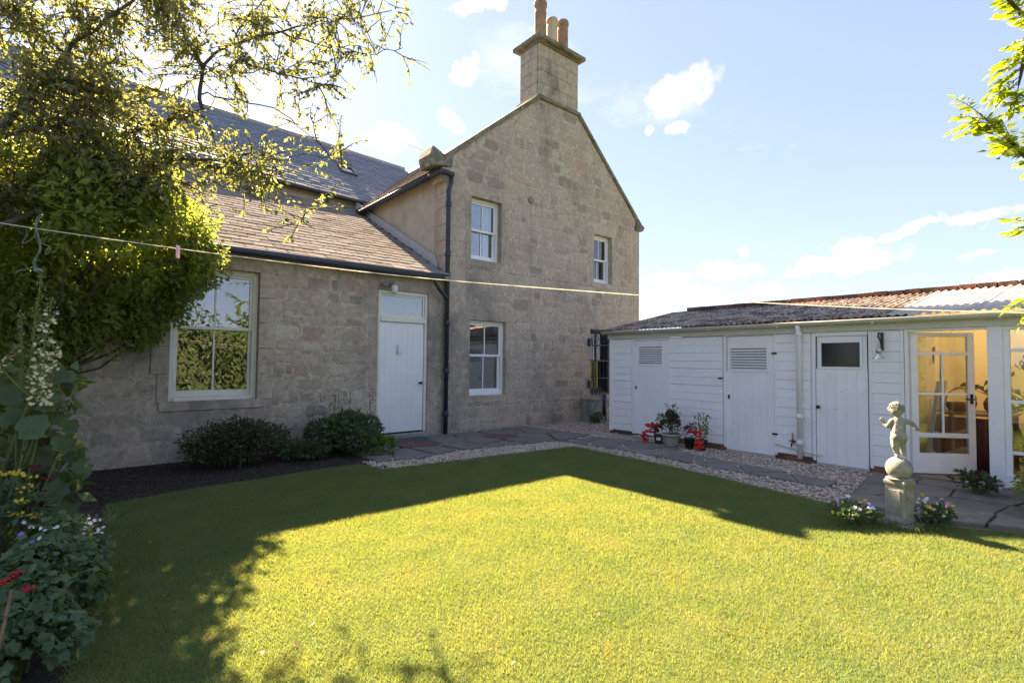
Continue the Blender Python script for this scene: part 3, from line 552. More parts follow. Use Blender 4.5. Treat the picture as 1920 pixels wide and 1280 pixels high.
mb = MB(); mb.prism([(XR - .2, -.06, 4.86), (XR + .12, -.06, 4.88), (XR + .2, -.06, 5.0), (XR + .08, -.06, 5.06), (XR - .1, -.06, 5.2)], (0, .45, 0)); mb.build('skew_putt', M_cope, house, bevel=.02)
MB().box(-.10, .2, -.02, .38, 4.80, 5.06).build('corbel_stone', M_dressed, house, bevel=.012)
# walls and roof of the main block
MB().box(-.002, .35, .41, 9.2, -.1, 5.04).build('side_wall', M_side, house)
MB().box(XR - .35, XR, .41, 9.2, -.1, 4.85).build('side_wall', M_side, house)
MB().box(.36, XR - .36, 8.9, 9.2, -.1, 7.0).build('back_wall', M_side, house)
zr = 7.55
rb = MB(); rb.prism([(-.17, .40, 4.99), (3.0, .40, zr), (XR + .17, .40, 4.83), (XR + .17, .40, 4.78), (3.0, .40, zr - .06), (-.17, .40, 4.93)], (0, 8.9, 0)); roof = rb.build('roof', M_slate, house)
ud = Vector((3.17, 0, zr - 4.99)); slates(roof, (-.20, 9.2, 4.995), (0, -1, 0), ud, ud.length, 8.76, .30, .2, M_slate, 0)
MB().tube([(3.0, .66, zr + .03), (3.0, 9.2, zr + .03)], .1, 10).build('ridge_tile', M_lead, roof)
MB().tube([(-.20, .30, 4.93), (-.20, 4.4, 4.93)], .06, 10).build('gutter', M_iron, house, True)
mb = MB(); mb.tube([(-.20, .32, 4.93), (-.20, -.04, 4.93), (-.12, -.13, 4.92), (.06, -.13, 4.90)], .055, 10).build('gutter', M_iron, house, True)
MB().prism([(-.02, .45, 3.15), (-.02, 4.2, 5.12), (-.02, 4.2, 5.40), (-.02, .30, 3.40), (-.02, .22, 3.2)], (-.035, 0, 0)).build('cement_skirting', M_cement, house, bevel=.012)
# down-pipe at the corner with joints and brackets
dp = MB().tube([(.03, -.11, 4.92), (.03, -.11, 4.75), (.0, -.075, 4.6), (.0, -.075, .02)], .042, 12).build('downpipe', M_iron, house, True)
for z in (4.3, 3.35, 2.95, 2.05, 1.15, .35): MB().lathe([(.055, 0), (.058, .02), (.058, .08), (.05, .10)], (.0, -.075, z), 12).build('pipe_joint', M_iron, dp, True)
# chimney
chm = MB().box(2.39, 3.63, .02, .62, 7.30, 8.52).build('chimney', M_mortar, house)
zc = 7.32
for r in range(4):
    h = (8.51 - 7.32) / 4; cuts = [2.37] + sorted(2.37 + 1.28 * (k + R(-.2, .2)) / 3 for k in range(1, 3)) + [3.65]
    if r % 2: cuts = [2.37, 2.37 + R(.5, .75), 3.65] if r == 1 else [2.37, 2.37 + R(.25, .4), 2.37 + R(.75, 1.0), 3.65]
    for a, b in zip(cuts[:-1], cuts[1:]): MB().box(a + .004, b - .004, 0, .05, zc + .004, zc + h - .004).build('ashlar_block', M_chim, chm, bevel=.006)
    ym = R(.25, .4)
    for a, b in ((.055, ym), (ym, .635)): MB().box(2.365, 2.42, a + .004, b - .004, zc + .004, zc + h - .004).build('ashlar_block', M_chim, chm, bevel=.006)
    MB().box(3.60, 3.655, .055, .635, zc + .004, zc + h - .004).build('ashlar_block', M_chim, chm, bevel=.006)
    zc += h
mb = MB(); mb.box(2.33, 3.69, -.04, .68, 8.51, 8.56).box(2.24, 3.78, -.13, .77, 8.562, 8.65); mb.add([(2.26, -.11, 8.652), (3.76, -.11, 8.652), (3.76, .75, 8.652), (2.26, .75, 8.652), (2.4, .05, 8.73), (3.62, .05, 8.73), (3.62, .6, 8.73), (2.4, .6, 8.73)], [(0, 1, 5, 4), (1, 2, 6, 5), (2, 3, 7, 6), (3, 0, 4, 7), (4, 5, 6, 7)])
mb.build('chimney_cap', M_cope, chm, bevel=.012)
def pot(x, y, h, r, mat): MB().lathe([(r * 1.1, 0), (r * 1.05, .1), (r * 1.0, h * .70), (r * 1.05, h * .72), (r * 1.05, h * .745), (r * .99, h * .76), (r * .99, h * .86), (r * 1.14, h * .88), (r * 1.16, h * .96), (r * 1.06, h), (r * .8, h), (r * .8, h - .3)], (x, y, 8.72), 20).build('chimney_pot', mat, chm, True)
pot(2.72, .34, 1.05, .135, M_clay); pot(3.10, .34, .80, .125, M_creamclay); pot(3.46, .34, .90, .130, M_clay)
# windows
sash_window(house, O_UL, .13, M_white, curtain=[(.62, .82), (1.12, 1.34)])
sash_window(house, O_UR, .13, M_white, curtain=[(4.27, 4.52)])
sash_window(house, O_LL, .10, M_white, rail=1.50)
bw = sash_window(house, O_BW, .16, M_iron, rail=1.42)
gm = MB()
for i in range(7): x = 4.16 + i * .13; gm.tube([(x, -.05, .60), (x, -.05, 2.17)], .009, 6)
for z in (.62, 1.0, 1.42, 1.80, 2.15): gm.tube([(4.13, -.052, z), (4.98, -.052, z)], .011, 6)
for i in range(3): x = 4.29 + i * .26; gm.tube([(x + .08 * math.cos(t / 8 * 6.283), -.055, 1.95 + .08 * math.sin(t / 8 * 6.283)) for t in range(9)], .007, 6, False)
gm.build('window_grille', M_iron, bw)
for z in (.86, 1.86): MB().box(4.02, 4.16, -.075, -.012, z - .09, z + .09).build('hinge_plate', M_iron, bw, bevel=.01)
MB().tube([(4.55, -.09, .6), (4.55, -.09, 0)], .05, 10).build('downpipe', M_iron, house, True)
mb = MB().lathe([(.07, 0), (.075, .02), (.06, .03), (.02, .035)], (0, 0, 0), 14); mb.xf(Matrix.Translation((2.15, -.015, 4.89)) @ Matrix.Rotation(math.pi / 2, 4, 'X')); mb.build('wall_vent', M_conc, house)
MB().tube([(2.15, -.022, 4.82), (2.16, -.022, 3.6), (2.16, -.022, 2.36), (1.9, -.022, 2.34)], .0032, 6).build('wall_cable', M_conc, house)

# ================================================================== LOW WING
wing = thing('low_stone_wing', (-4.0, 0, 0), 'low single-storey stone wing with a white door and a large cream window', 'house')
O_W1, O_DR = (-4.33, -3.23, .80, 2.67), (-1.34, -.34, .10, 2.62)
wb = backing(MB(), -8.6, -.02, -.1, 2.93, [O_W1, O_DR], 0.02, .4); front = wb.build('front_wall', M_mortar, wing)
blk = [margins(front, O_W1, .2, .25, .12)]
dressed(front, 'lintel', -1.60, -.10, 2.617, 2.90, y0=0.013)
for s_ in (0, 1):
    for k in range(6):
        a = .02 + 2.6 * k / 6 + .008; b = .02 + 2.6 * (k + 1) / 6 - .008; w = .24 if (k + s_) % 2 else .15
        dressed(front, 'jamb_stone', *((-1.34 - w, -1.337) if s_ == 0 else (-.343, -.34 + w)), a, b, y0=.015)
blk.append((-1.6, -.08, 0, 2.92))
MB().box(-1.40, -.28, -.05, .18, -.02, .10).build('door_step', M_conc, wing, bevel=.015)
put_stones(front, rubble(lambda z: -8.5, lambda z: -.03, .02, 2.92, blk), 260, y=.02)
sash_window(wing, O_W1, .11, M_cream, cas=.07, rail=1.82)
# door: frame, transom, boarded leaf
df = MB(); df.box(-1.335, -1.28, .05, .17, .10, 2.615).box(-.40, -.345, .05, .17, .10, 2.615).box(-1.28, -.40, .05, .17, 2.555, 2.615).box(-1.28, -.40, .04, .17, 2.065, 2.15)
df.build('door_frame', M_cream, wing, bevel=.006)
tr = MB().box(-1.28, -.40, .075, .12, 2.15, 2.19).box(-1.28, -.40, .075, .12, 2.52, 2.555).box(-1.28, -1.245, .075, .12, 2.19, 2.52).box(-.435, -.40, .075, .12, 2.19, 2.52).build('transom_window', M_cream, wing, bevel=.004)
MB().box(-1.25, -.43, .09, .095, 2.187, 2.523).build('pane', M_glass, tr)
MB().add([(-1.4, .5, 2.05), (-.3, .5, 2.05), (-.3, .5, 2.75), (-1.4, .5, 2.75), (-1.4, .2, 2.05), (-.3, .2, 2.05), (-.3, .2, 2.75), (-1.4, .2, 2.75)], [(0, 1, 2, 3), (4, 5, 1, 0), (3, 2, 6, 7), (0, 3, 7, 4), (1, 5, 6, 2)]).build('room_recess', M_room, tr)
door = MB().box(-1.275, -.405, .10, .135, .115, 2.06).build('door', M_white, wing)
for k in range(8): a = -1.272 + .864 * k / 8; MB().box(a + .0006, a + .1074, .078, .101, .118, 2.057).build('door_board', M_white, door, bevel=.0018)
MB().tube([(-.49, .08, .98), (-.49, .02, .98)], .012, 8).ball((-.49, .0, .98), .028).build('door_knob', M_brass, door, True)
mb = MB(); mb.tube([(-.93, .06, 1.66), (-.935, .055, 1.56), (-.95, .055, 1.52)], [.008, .010, .012], 8).tube([(-.95, .05, 1.515), (-.90, .05, 1.50), (-.875, .05, 1.53)], .009, 8); mb.build('door_knocker', M_steel, door, True)
# roof, gutter
up_w = Vector((0, 4.36, 2.22)); roofw = MB().prism([(-8.7, -.17, 2.95), (0.0, -.17, 2.95), (0.0, 4.25, 5.20), (-8.7, 4.25, 5.20)], (0, 0, -.07)).build('roof', M_slate, wing)
slates(roofw, (-8.7, -.19, 2.955), (1, 0, 0), up_w, up_w.length - .05, 8.62, .29, .19, M_slate, 300)
MB().tube([(-8.6, -.20, 2.925), (-.16, -.20, 2.915)], .058, 10).build('gutter', M_iron, wing, True)
for x in (-6.2, -5, -3.8, -2.6, -1.4): MB().box(x - .02, x + .02, -.17, .02, 2.85, 2.89).build('gutter_bracket', M_iron, wing)
MB().tube([(-.34, -.20, 2.90), (-.33, -.20, 2.80), (-.24, -.17, 2.70), (-.08, -.11, 2.60), (.0, -.085, 2.54)], .036, 10).build('swan_neck_pipe', M_iron, wing, True)

# ================================================================== REAR BUILDING
rear = thing('rear_slate_building', (-3, 6, 0), 'taller building with a dark blue slate roof rising behind the low wing', 'house')
tz = lambda x, z: z - .037 * x
wv = [(-13, 4.28), (3.0, 4.28)]
MB().prism([(-13, 4.27, 0), (2.6, 4.27, 0), (2.6, 4.27, tz(2.6, 5.40)), (-13, 4.27, tz(-13, 5.40))], (0, .3, 0)).build('front_wall', M_side, rear)
MB().prism([(-13, 10.1, 0), (2.6, 10.1, 0), (2.6, 10.1, tz(2.6, 5.40)), (-13, 10.1, tz(-13, 5.40))], (0, .3, 0)).build('back_wall', M_side, rear)
rr = MB(); rr.v = [(x, y, tz(x, z)) for x in (-13.2, 2.95) for y, z in ((4.12, 5.40), (7.3, 7.90), (10.5, 5.40), (10.5, 5.33), (7.3, 7.83), (4.12, 5.33))]
rr.f = [(0, 1, 2, 3, 4, 5)[::-1], (6, 7, 8, 9, 10, 11)] + [(i, (i + 1) % 6, 6 + (i + 1) % 6, 6 + i) for i in range(6)]
rroof = rr.build('roof', M_slate_b, rear)
xr_ = Vector((1, 0, -.037)); ur = Vector((0, 3.18, 2.50)); ur = ur - xr_ * (ur.dot(xr_) / xr_.dot(xr_))
slates(rroof, (-13.0, 4.10, tz(-13, 5.395)), xr_, ur, 4.02, 15.9, .28, .17, M_slate_b, 0)
MB().tube([(-13.2, 7.3, tz(-13.2, 7.93)), (2.95, 7.3, tz(2.95, 7.93))], .085, 10).build('ridge_tile', M_lead, rroof)
MB().tube([(-13.2, 4.08, tz(-13.2, 5.36)), (.1, 4.08, tz(.1, 5.36))], .055, 8).build('gutter', M_iron, rear, True)
MB().tube([(-.75, 4.16, tz(-.75, 5.33)), (-.75, 4.2, 5.15)], .035, 8).build('downpipe', M_iron, rear)
O_ = Vector((.12, 5.55, tz(.12, 5.40 + (5.55 - 4.12) * .786))); un = ur.normalized(); nn_ = xr_.normalized().cross(un)
sk = MB()
for (a0, a1, b0, b1) in ((0, .44, 0, .05), (0, .44, .45, .5), (0, .05, .05, .45), (.39, .44, .05, .45)):
    q = [O_ + xr_.normalized() * x + un * y + nn_ * .03 for x, y in ((a0, b0), (a1, b0), (a1, b1), (a0, b1))]; sk.prism(q, nn_ * .06)
sko = sk.build('skylight', M_iron, rear)
MB().prism([O_ + xr_.normalized() * x + un * y + nn_ * .055 for x, y in ((.04, .04), (.40, .04), (.40, .46), (.04, .46))], nn_ * .005).build('pane', M_glass, sko)
_a = Vector((-.22, .3, 5.38)); _b = at(480, 122, 42)
tag(MB().tube([_a + (_b - _a) * t - Vector((0, 0, 1.2 * t * (1 - t))) for t in [k / 12 for k in range(13)]], .006, 5).build('overhead_wire', M_iron), 'thin dark overhead wire running from the roof corner into the sky', 'wire')

# ================================================================== WHITE SHED WITH GLAZED END   (local: x into the shed, y towards the house, z up)
shed = bpy.data.objects.new('garden_shed', None); COL.objects.link(shed); shed.location = (2.68, -6.06, 0); shed.rotation_euler = (0, 0, math.radians(-2))
tag(shed, 'long white weatherboarded shed with mossy roof and a glazed end', 'shed')
SM = Matrix.Translation((2.68, -6.06, 0)) @ Matrix.Rotation(math.radians(-2), 4, 'Z')
def loc2w(x, y, z): return SM @ Vector((x, y, z))
U1, U0, WB = 4.42, -3.4, 2.25
core = MB(); core.box(.03, .08, 3.86, U1, .03, 1.84).box(.03, .08, 2.0, 3.07, .03, 1.84).box(.03, .08, .65, 1.21, .03, 1.84).box(.03, .08, -.41, .0, .03, 1.84).box(.08, WB, U1 - .05, U1, .03, 1.95).box(.05, .12, U0, U1, -.05, .02)
core.prism([(.08, -.38, 0), (WB - .12, -.38, 0), (WB - .12, -.38, 2.42), (.08, -.38, 1.98)], (0, .04, 0)); wallp = core.build('front_wall', M_board, shed)
for a, b in ((3.86, U1), (2.0, 3.06), (.65, 1.2), (-.41, 0)): MB().box(.012, .028, a, b, -.04, .075).build('brick_plinth', M_brick, shed)
for a, b, z in ((3.06, 3.83, 1.80), (1.20, 1.98, 1.822), (-.005, .64, 1.78)): MB().box(.0, .05, a + .005, b - .005, z + .004, 1.84).build('door_head', M_board, shed, bevel=.003)
bm_cache = {}
def boards(u0, u1, z0=.085, z1=1.835, n=13):
    h = (z1 - z0) / n
    for k in range(n):
        a = z0 + k * h; key = (round(u0, 3), round(u1, 3))
        if key not in bm_cache:
            mb = MB(); e = .0
            mb.prism([(.032, u0 + .002, 0), (.001, u0 + .002, .0), (-.001, u0 + .002, .004), (.004, u0 + .002, h - .012), (.012, u0 + .002, h + .003), (.032, u0 + .002, h + .003)], (0, u1 - u0 - .004, 0)); bm_cache[key] = mb.mesh('board', M_board)
        obj('weatherboard', bm_cache[key], wallp, Matrix.Translation((R(-.002, .002), 0, a)) @ Matrix.Rotation(R(-.0025, .0025), 4, 'X'))
for u0, u1 in ((3.87, 4.38), (2.03, 3.06), (.70, 1.20), (-.36, -.02)): boards(u0, u1)
for u in (4.36, 3.84, 3.045, 1.985, 1.185, .655, -.035, -.375): MB().box(-.008, .05, u - .018, u + .018 if u != 4.36 else u + .062, .05, 1.835).build('trim_strip', M_board, wallp, bevel=.003)
def plank_door(u0, u1, z0, z1, nb, louvre=None, pane=None, knob=None):
    d = MB().box(.028, .05, u0 + .02, u1 - .02, z0, z1)
    if pane: d = backing2(u0 + .02, u1 - .02, z0, z1, pane)
    if louvre: d = backing2(u0 + .02, u1 - .02, z0, z1, louvre)
    dd_ = d.build('door', M_board, shed); w = (u1 - u0 - .02) / nb
    for k in range(nb):
        a = u0 + .010 + k * w; zt = z1 - .005; hole = louvre or pane
        if hole and a + w > hole[0] + .01 and a < hole[1] - .01:
            MB().box(.008, .03, a + .0006, a + w - .0006, z0 + .004, hole[2] - .03).build('door_board', M_board, dd_, bevel=.0015)
        else: MB().box(.008, .03, a + .0006, a + w - .0006, z0 + .004, zt).build('door_board', M_board, dd_, bevel=.0015)
    hole = louvre or pane
    if hole:
        a, b, c, e = hole; MB().box(.0, .032, a - .03, b + .03, e, z1 - .004).box(.0, .032, a - .03, b + .03, c - .03, c).box(.0, .032, a - .03, a, c, e).box(.0, .032, b, b + .03, c, e).build('opening_frame', M_board, dd_, bevel=.003)
    if louvre:
        n = 8; h = (e - c) / n
        for k in range(n):
            z = c + k * h; MB().prism([(-.002, a, z), (.004, a, z - .004), (.05, a, z + h * .72), (.044, a, z + h * .78)], (0, b - a, 0)).build('louvre_slat', M_board, dd_)
        MB().box(.12, .13, a - .05, b + .05, c - .05, e + .05).build('painted_shade_sheet', M_room, dd_)  # dark sheet behind the slats, painting the shade inside the shed
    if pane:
        MB().box(.024, .029, a - .005, b + .005, c - .005, e + .005).build('pane', M_glass_d, dd_); MB().box(.10, .11, a - .2, b + .2, c - .2, e + .2).build('painted_shade_sheet', M_room, dd_)  # second sheet behind the pane, shed shade put into its colour
    if knob: MB().tube([(.01, knob[0], knob[1]), (-.03, knob[0], knob[1])], .010, 8).ball((-.045, knob[0], knob[1]), .026).build('door_knob', M_brass, dd_, True)
    return dd_
def backing2(a, b, c, d_, h):
    m = MB(); m.box(.028, .05, a, b, c, h[2]).box(.028, .05, a, b, h[3], d_).box(.028, .05, a, h[0], h[2], h[3]).box(.028, .05, h[1], b, h[2], h[3]); return m
M_glass_d = pmat('dark_shed_pane', [(.3, (.012, .012, .014)), (.7, (.02, .02, .024))], 5, .12, 0, spec=.5)
plank_door(3.06, 3.83, .05, 1.80, 7, louvre=(3.20, 3.72, 1.35, 1.68))
plank_door(1.20, 1.98, .02, 1.82, 7, louvre=(1.32, 1.90, 1.29, 1.63))
plank_door(-.005, .64, .02, 1.78, 5, pane=(.09, .56, 1.36, 1.69), knob=(.59, .80))
for (u, z) in ((3.80, .92), (1.95, .86)): MB().box(-.006, .012, u - .04, u - .015, z - .03, z + .03).build('door_latch', M_brass, shed)
for (u, z) in ((2.06, 1.15), (1.20, 1.55), (1.20, .35)): MB().box(-.022, .0, u - .035, u + .035, z - .012, z + .012).build('strap_hinge', M_brass, shed)
MB().box(-.024, .012, U0, U1 + .04, 1.842, 1.945).build('fascia', M_gut, shed, bevel=.004)
gt = MB(); gn = 9
prof = [(.058 * math.cos(math.pi + math.pi * k / gn), .058 * math.sin(math.pi + math.pi * k / gn)) for k in range(gn + 1)] + [(.05 * math.cos(-math.pi * k / gn), .05 * math.sin(-math.pi * k / gn)) for k in range(gn + 1)]
gt.prism([(-.086 + x, U0, 1.99 + z) for x, z in prof], (0, U1 + .12 - U0, 0)); gt.build('gutter', M_gut, shed, True)
for u in (3.3, 2.2, 1.1, -.1, -1.3): MB().box(-.15, -.02, u - .014, u + .014, 1.925, 1.94).build('gutter_bracket', M_gut, shed)
dpo = MB().tube([(-.086, .83, 1.95), (-.086, .83, 1.90), (-.055, .83, 1.80), (-.055, .83, .05)], .036, 12).build('downpipe', M_white, shed, True)
for z in (1.80, .62, .25): MB().lathe([(.043, 0), (.046, .01), (.046, .05), (.04, .06)], (-.055, .83, z), 12).build('pipe_joint', M_white, dpo, True)
MB().tube([(-.02, 1.2, .21), (-.02, .95, .17), (-.025, .80, .14), (-.02, .55, .13)], .010, 6).build('water_pipe', M_gut, shed)
# roof sheets
ZE, ZR = 2.015, 2.53
def csheet(u0, u1, mat, z_off=0.0, w0=-.13, w1=2.27):
    n = int((u1 - u0) / .0125); m = 3; mb = MB(); sl = (ZR - ZE) / (2.27 + .13)
    for i in range(n + 1):
        u = u0 + (u1 - u0) * i / n; wz_ = .014 * math.cos(2 * math.pi * u / .09) + z_off
        for j in range(m + 1): w = w0 + (w1 - w0) * j / m; mb.v.append((w, u, ZE + (w + .13) * sl + wz_))
    mb.f = [(i * (m + 1) + j, i * (m + 1) + j + 1, (i + 1) * (m + 1) + j + 1, (i + 1) * (m + 1) + j) for i in range(n) for j in range(m)]
    o = mb.build('corrugated_sheet', mat, rf, True); md = o.modifiers.new('solid', 'SOLIDIFY'); md.thickness = .006; return o
rf = MB().box(.0, .06, U0, U1, 1.90, 1.965).box(1.1, 1.16, U0, U1, 2.14, 2.21).box(2.18, 2.24, U0, U1, 2.38, 2.45).build('roof', M_wood, shed)
for k in range(6): a = -.27 + k * (4.52 + .27) / 6; csheet(a - .02, a + (4.52 + .27) / 6 + .02, M_rooflich, .003 * (k % 2))
for k in range(4): csheet(-.27 - .79 * (k + 1) - .02, -.27 - .79 * k + .01, M_trans, .010 + .005 * (k % 2))
# glazed end: floor, yellow walls
MB().box(.0, 2.24, U0, -.42, -.05, .045).build('room_floor', M_crazy, shed)
MB().box(2.15, 2.24, U0, -.39, .045, 2.40).prism([(.09, -.425, .045), (2.14, -.425, .045), (2.14, -.425, 2.43), (.09, -.425, 1.99)], (0, .04, 0)).prism([(.09, U0, .045), (2.14, U0, .045), (2.14, U0, 2.43), (.09, U0, 1.99)], (0, .06, 0)).build('yellow_wall', M_yel, shed)
fr = MB(); fr.box(-.01, .085, -.435, -.40, .045, 1.842).box(-.014, .09, -1.30, -1.17, .03, 1.842).box(.0, .08, -1.17, -.435, 1.81, 1.842).build('door_frame', M_white, shed, bevel=.004)
cn = MB().tube([(0, 0, 0), (0, 0, 1)], .01)
DM = Matrix.Translation((.05, -.445, .065)) @ Matrix.Rotation(math.radians(-90 + 43), 4, 'Z')
H_ = 1.735; Wd = .70
gd = MB(); fz = lambda f: H_ * (1 - f)
gd.box(0, .075, -.02, .02, 0, H_).box(Wd - .075, Wd, -.02, .02, 0, H_)
for a, b in ((0, .030), (.138, .160), (.430, .445), (.715, .747), (.858, 1.0)): gd.box(.075, Wd - .075, -.018, .018, fz(b), fz(a))
gd.box(Wd / 2 - .012, Wd / 2 + .012, -.015, .015, fz(.715), fz(.16)); gdo = gd.xf(DM).build('glazed_door', M_white, shed, bevel=.003)
for a, b in ((.03, .138), (.747, .858)): MB().box(.072, Wd - .072, -.003, .003, fz(b) - .003, fz(a) + .003).xf(DM).build('pane', M_glass_c, gdo)
for a, b in ((.16, .43), (.445, .715)):
    for x0, x1 in ((.072, Wd / 2 - .01), (Wd / 2 + .01, Wd - .072)): MB().box(x0, x1, -.003, .003, fz(b) - .003, fz(a) + .003).xf(DM).build('pane', M_glass_c, gdo)
MB().tube([(Wd - .04, -.02, .92), (Wd - .04, -.06, .92), (Wd - .13, -.065, .92)], .010, 8).box(Wd - .055, Wd - .025, -.026, -.019, .86, .98).xf(DM).build('door_handle', M_brass, gdo)
wf = MB(); us = [-1.30, -1.90, -2.50, -3.10]
wf.box(.0, .07, U0, -1.30, 1.80, 1.842).box(-.02, .09, U0, -1.30, .06, .20)
for z in (1.57, 1.0, .44): wf.box(.015, .055, U0, -1.30, z - .018, z + .018)
for u in us: wf.box(.008, .062, u - .055, u, .20, 1.80)
wfo = wf.build('window', M_white, shed, bevel=.003)
for a, b in zip(us[:-1], us[1:]):
    for z0, z1 in ((.20, .425), (.455, .985), (1.015, 1.555), (1.585, 1.80)): MB().box(.033, .038, b - .003, a - .052, z0 - .004, z1 + .004).build('pane', M_glass_c, wfo)
MB().box(-.06, -.0, U0, -1.17, -.03, .058).build('plinth', M_conc, shed, bevel=.01)

# brick wall behind the shed
bwall = bpy.data.objects.new('brick_wall', None); COL.objects.link(bwall); bwall.matrix_world = SM; bwall.location = (2.68, -6.06, 0); bwall.rotation_euler = (0, 0, math.radians(-2))
tag(bwall, 'old red brick wall showing just above the shed roof', 'wall')
MB().box(2.275, 2.47, U0 - 1, 4.30, 0, 2.50).build('wall_body', M_mortar, bwall)
bv = [MB().box(-.105, .105, -.1, .1, -.034, .034).mesh('brick', M_brick) for _ in range(3)]
for r in range(2):
    u = -3.6 + .11 * r
    while u < 4.2:
        if 1:
            o = obj('brick', random.choice(bv), bwall, Matrix.Translation((2.375 + R(-.008, .008), u, 2.51 + .073 * r + R(-.004, .004))) @ Matrix.Rotation(math.pi / 2 + R(-.03, .03), 4, 'Z') @ Matrix.Diagonal((R(.94, 1.0), 1, R(.9, 1.02), 1)))
        u += .222
# things on the shed wall
wlamp = thing('wall_lamp', loc2w(-.02, -.17, 1.6), 'black bracket lamp with clear glass shade on the shed wall beside the glazed door', 'lamp')
lb = MB(); lb.box(-.03, -.01, -.185, -.155, 1.58, 1.81); lb.tube([(-.02, -.17, 1.60), (-.10, -.17, 1.72), (-.145, -.17, 1.75)], .009, 8).tube([(-.02, -.17, 1.79), (-.15, -.17, 1.80), (-.16, -.17, 1.73)], .010, 8); lb.xf(SM).build('bracket', M_iron, wlamp)
MB().tube([(-.15, -.17, 1.74), (-.15, -.17, 1.60)], .006, 6).lathe([(.03, .0), (.034, .05), (.02, .07)], (-.15, -.17, 1.54), 12).xf(SM).build('lamp_holder', M_steel, wlamp, True)
sh_ = MB(); sh_.v = []; k = 18
for r, z in ((.022, 1.54), (.035, 1.505), (.075, 1.475), (.078, 1.468)):
    for i in range(k): t = 6.2832 * i / k; sh_.v.append((-.15 + r * math.cos(t), -.17 + r * math.sin(t), z))
sh_.f = [(j * k + i, j * k + (i + 1) % k, (j + 1) * k + (i + 1) % k, (j + 1) * k + i) for j in range(3) for i in range(k)]; sh_.xf(SM).build('glass_shade', M_glass_c, wlamp, True)
tap = thing('garden_tap', loc2w(-.02, .93, .2), 'brass garden tap with black handle low on the shed wall', 'tap')
MB().tube([(.0, .93, .26), (-.06, .93, .26), (-.085, .93, .25), (-.09, .93, .20)], [.011, .012, .012, .010], 8).xf(SM).build('spout', M_iron, tap, True)
MB().tube([(-.055, .93, .27), (-.055, .93, .40)], .012, 8).xf(SM).build('riser', pmat('copper_pipe', [(.3, (.35, .17, .06)), (.7, (.5, .27, .1))], 20, .4, 0, metal=.6), tap, True)
MB().tube([(-.055, .885, .285), (-.055, .975, .285)], .010, 8).xf(SM).build('handle', M_iron, tap)

# porch light above the house door
pl = thing('porch_light', (-1.15, -.02, 2.68), 'white lantern porch light with a sensor above the white house door', 'lamp')
MB().box(-1.24, -1.06, -.02, .01, 2.66, 2.74).build('back_plate', M_conc, pl, bevel=.006)
MB().lathe([(.05, .0), (.056, .01), (.056, .12), (.05, .13)], (-1.10, -.10, 2.56), 16).build('lantern_glass', M_labelw, pl, True)
MB().lathe([(.066, .0), (.062, .025), (.03, .05)], (-1.10, -.10, 2.69), 16).build('lantern_cap', M_conc, pl, True)
MB().tube([(-1.10, .0, 2.72), (-1.10, -.10, 2.735)], .012, 8).build('arm', M_conc, pl)
MB().ball((-1.27, -.06, 2.69), .042, sc=(1.2, 1, .9)).tube([(-1.24, 0, 2.70), (-1.27, -.05, 2.69)], .014, 8).build('motion_sensor', M_conc, pl, True)

# concrete block at the foot of the gable
blk_ = thing('concrete_bunker', (3.95, -.2, 0), 'mossy grey concrete box standing against the gable wall', 'box')
MB().box(3.80, 4.12, -.34, -.03, 0, .50).build('body', M_conc, blk_, bevel=.015); MB().box(3.77, 4.15, -.37, -.03, .502, .545).build('lid', M_conc, blk_, bevel=.01)

# ================================================================== STATUE
ST = Vector((.28, -6.93, 0)); view = (ST - Vector((CAM.x, CAM.y, 0))).normalized(); side = Vector((view.y, -view.x, 0))   # side: to the right seen from the lawn
SR = Matrix(((side.x, view.x, 0, ST.x), (side.y, view.y, 0, ST.y), (0, 0, 1, 0), (0, 0, 0, 1))) @ Matrix.Scale(.95, 4)
stat = thing('cherub_statue', ST, 'pale stone cherub statue balancing on a ball on a square pedestal', 'statue')
PR = SR @ Matrix.Rotation(math.radians(-27), 4, 'Z')
MB().box(-.15, .17, -.16, .14, -.02, .035).xf(PR).build('base_slab', M_stat, stat, bevel=.012)
pd_ = MB(); pd_.lathe([(.125, 0), (.125, .02), (.118, .05), (.116, .33), (.128, .35), (.128, .375), (.11, .385)], (0, 0, .035), 4); pd_.xf(PR @ Matrix.Rotation(math.pi / 4, 4, 'Z')).build('pedestal', M_stat, stat, bevel=.008)
for k in range(4):
    MB().box(-.05, .05, -.012, 0, .12, .33).xf(PR @ Matrix.Rotation(k * math.pi / 2, 4, 'Z') @ Matrix.Translation((0, -.077, 0))).build('pedestal_panel', M_stat, stat, bevel=.004)
MB().lathe([(.09, 0), (.105, .012), (.085, .022)], (0, 0, .415), 24).xf(SR).build('ball_collar', M_stat, stat, True)
MB().ball((0, 0, .52), .105, 28, 18).xf(SR).build('ball', M_stat, stat, True)
B = MB(); Z0 = .622
def seg(pts, rad, n=10): B.tube([(x, y, Z0 + z) for x, y, z in pts], rad, n); [B.ball((x, y, Z0 + z), r * .99, 10, 7) for (x, y, z), r in zip(pts, rad)]
seg([(-.025, -.01, .175), (-.028, -.02, .10), (-.012, .0, .018)], [.043, .033, .019])                      # standing leg
seg([(-.012, .0, .014), (-.02, -.03, .008)], [.019, .013])
seg([(.030, .015, .170), (.030, .05, .10), (.040, .03, .035)], [.043, .031, .018]); seg([(.04, .03, .03), (.052, .045, .012)], [.017, .012])
seg([(.0, .0, .18), (-.003, -.008, .235), (.0, -.002, .29), (.002, .005, .325)], [.060, .056, .052, .050])  # trunk
seg([(.028, -.03, .182), (.026, -.026, .17)], [.040, .036]); seg([(-.024, -.032, .182), (-.024, -.028, .17)], [.038, .034])  # buttocks
seg([(-.045, .0, .325), (-.075, .01, .275), (-.092, .045, .285), (-.108, .055, .318)], [.028, .022, .017, .015])   # bent arm
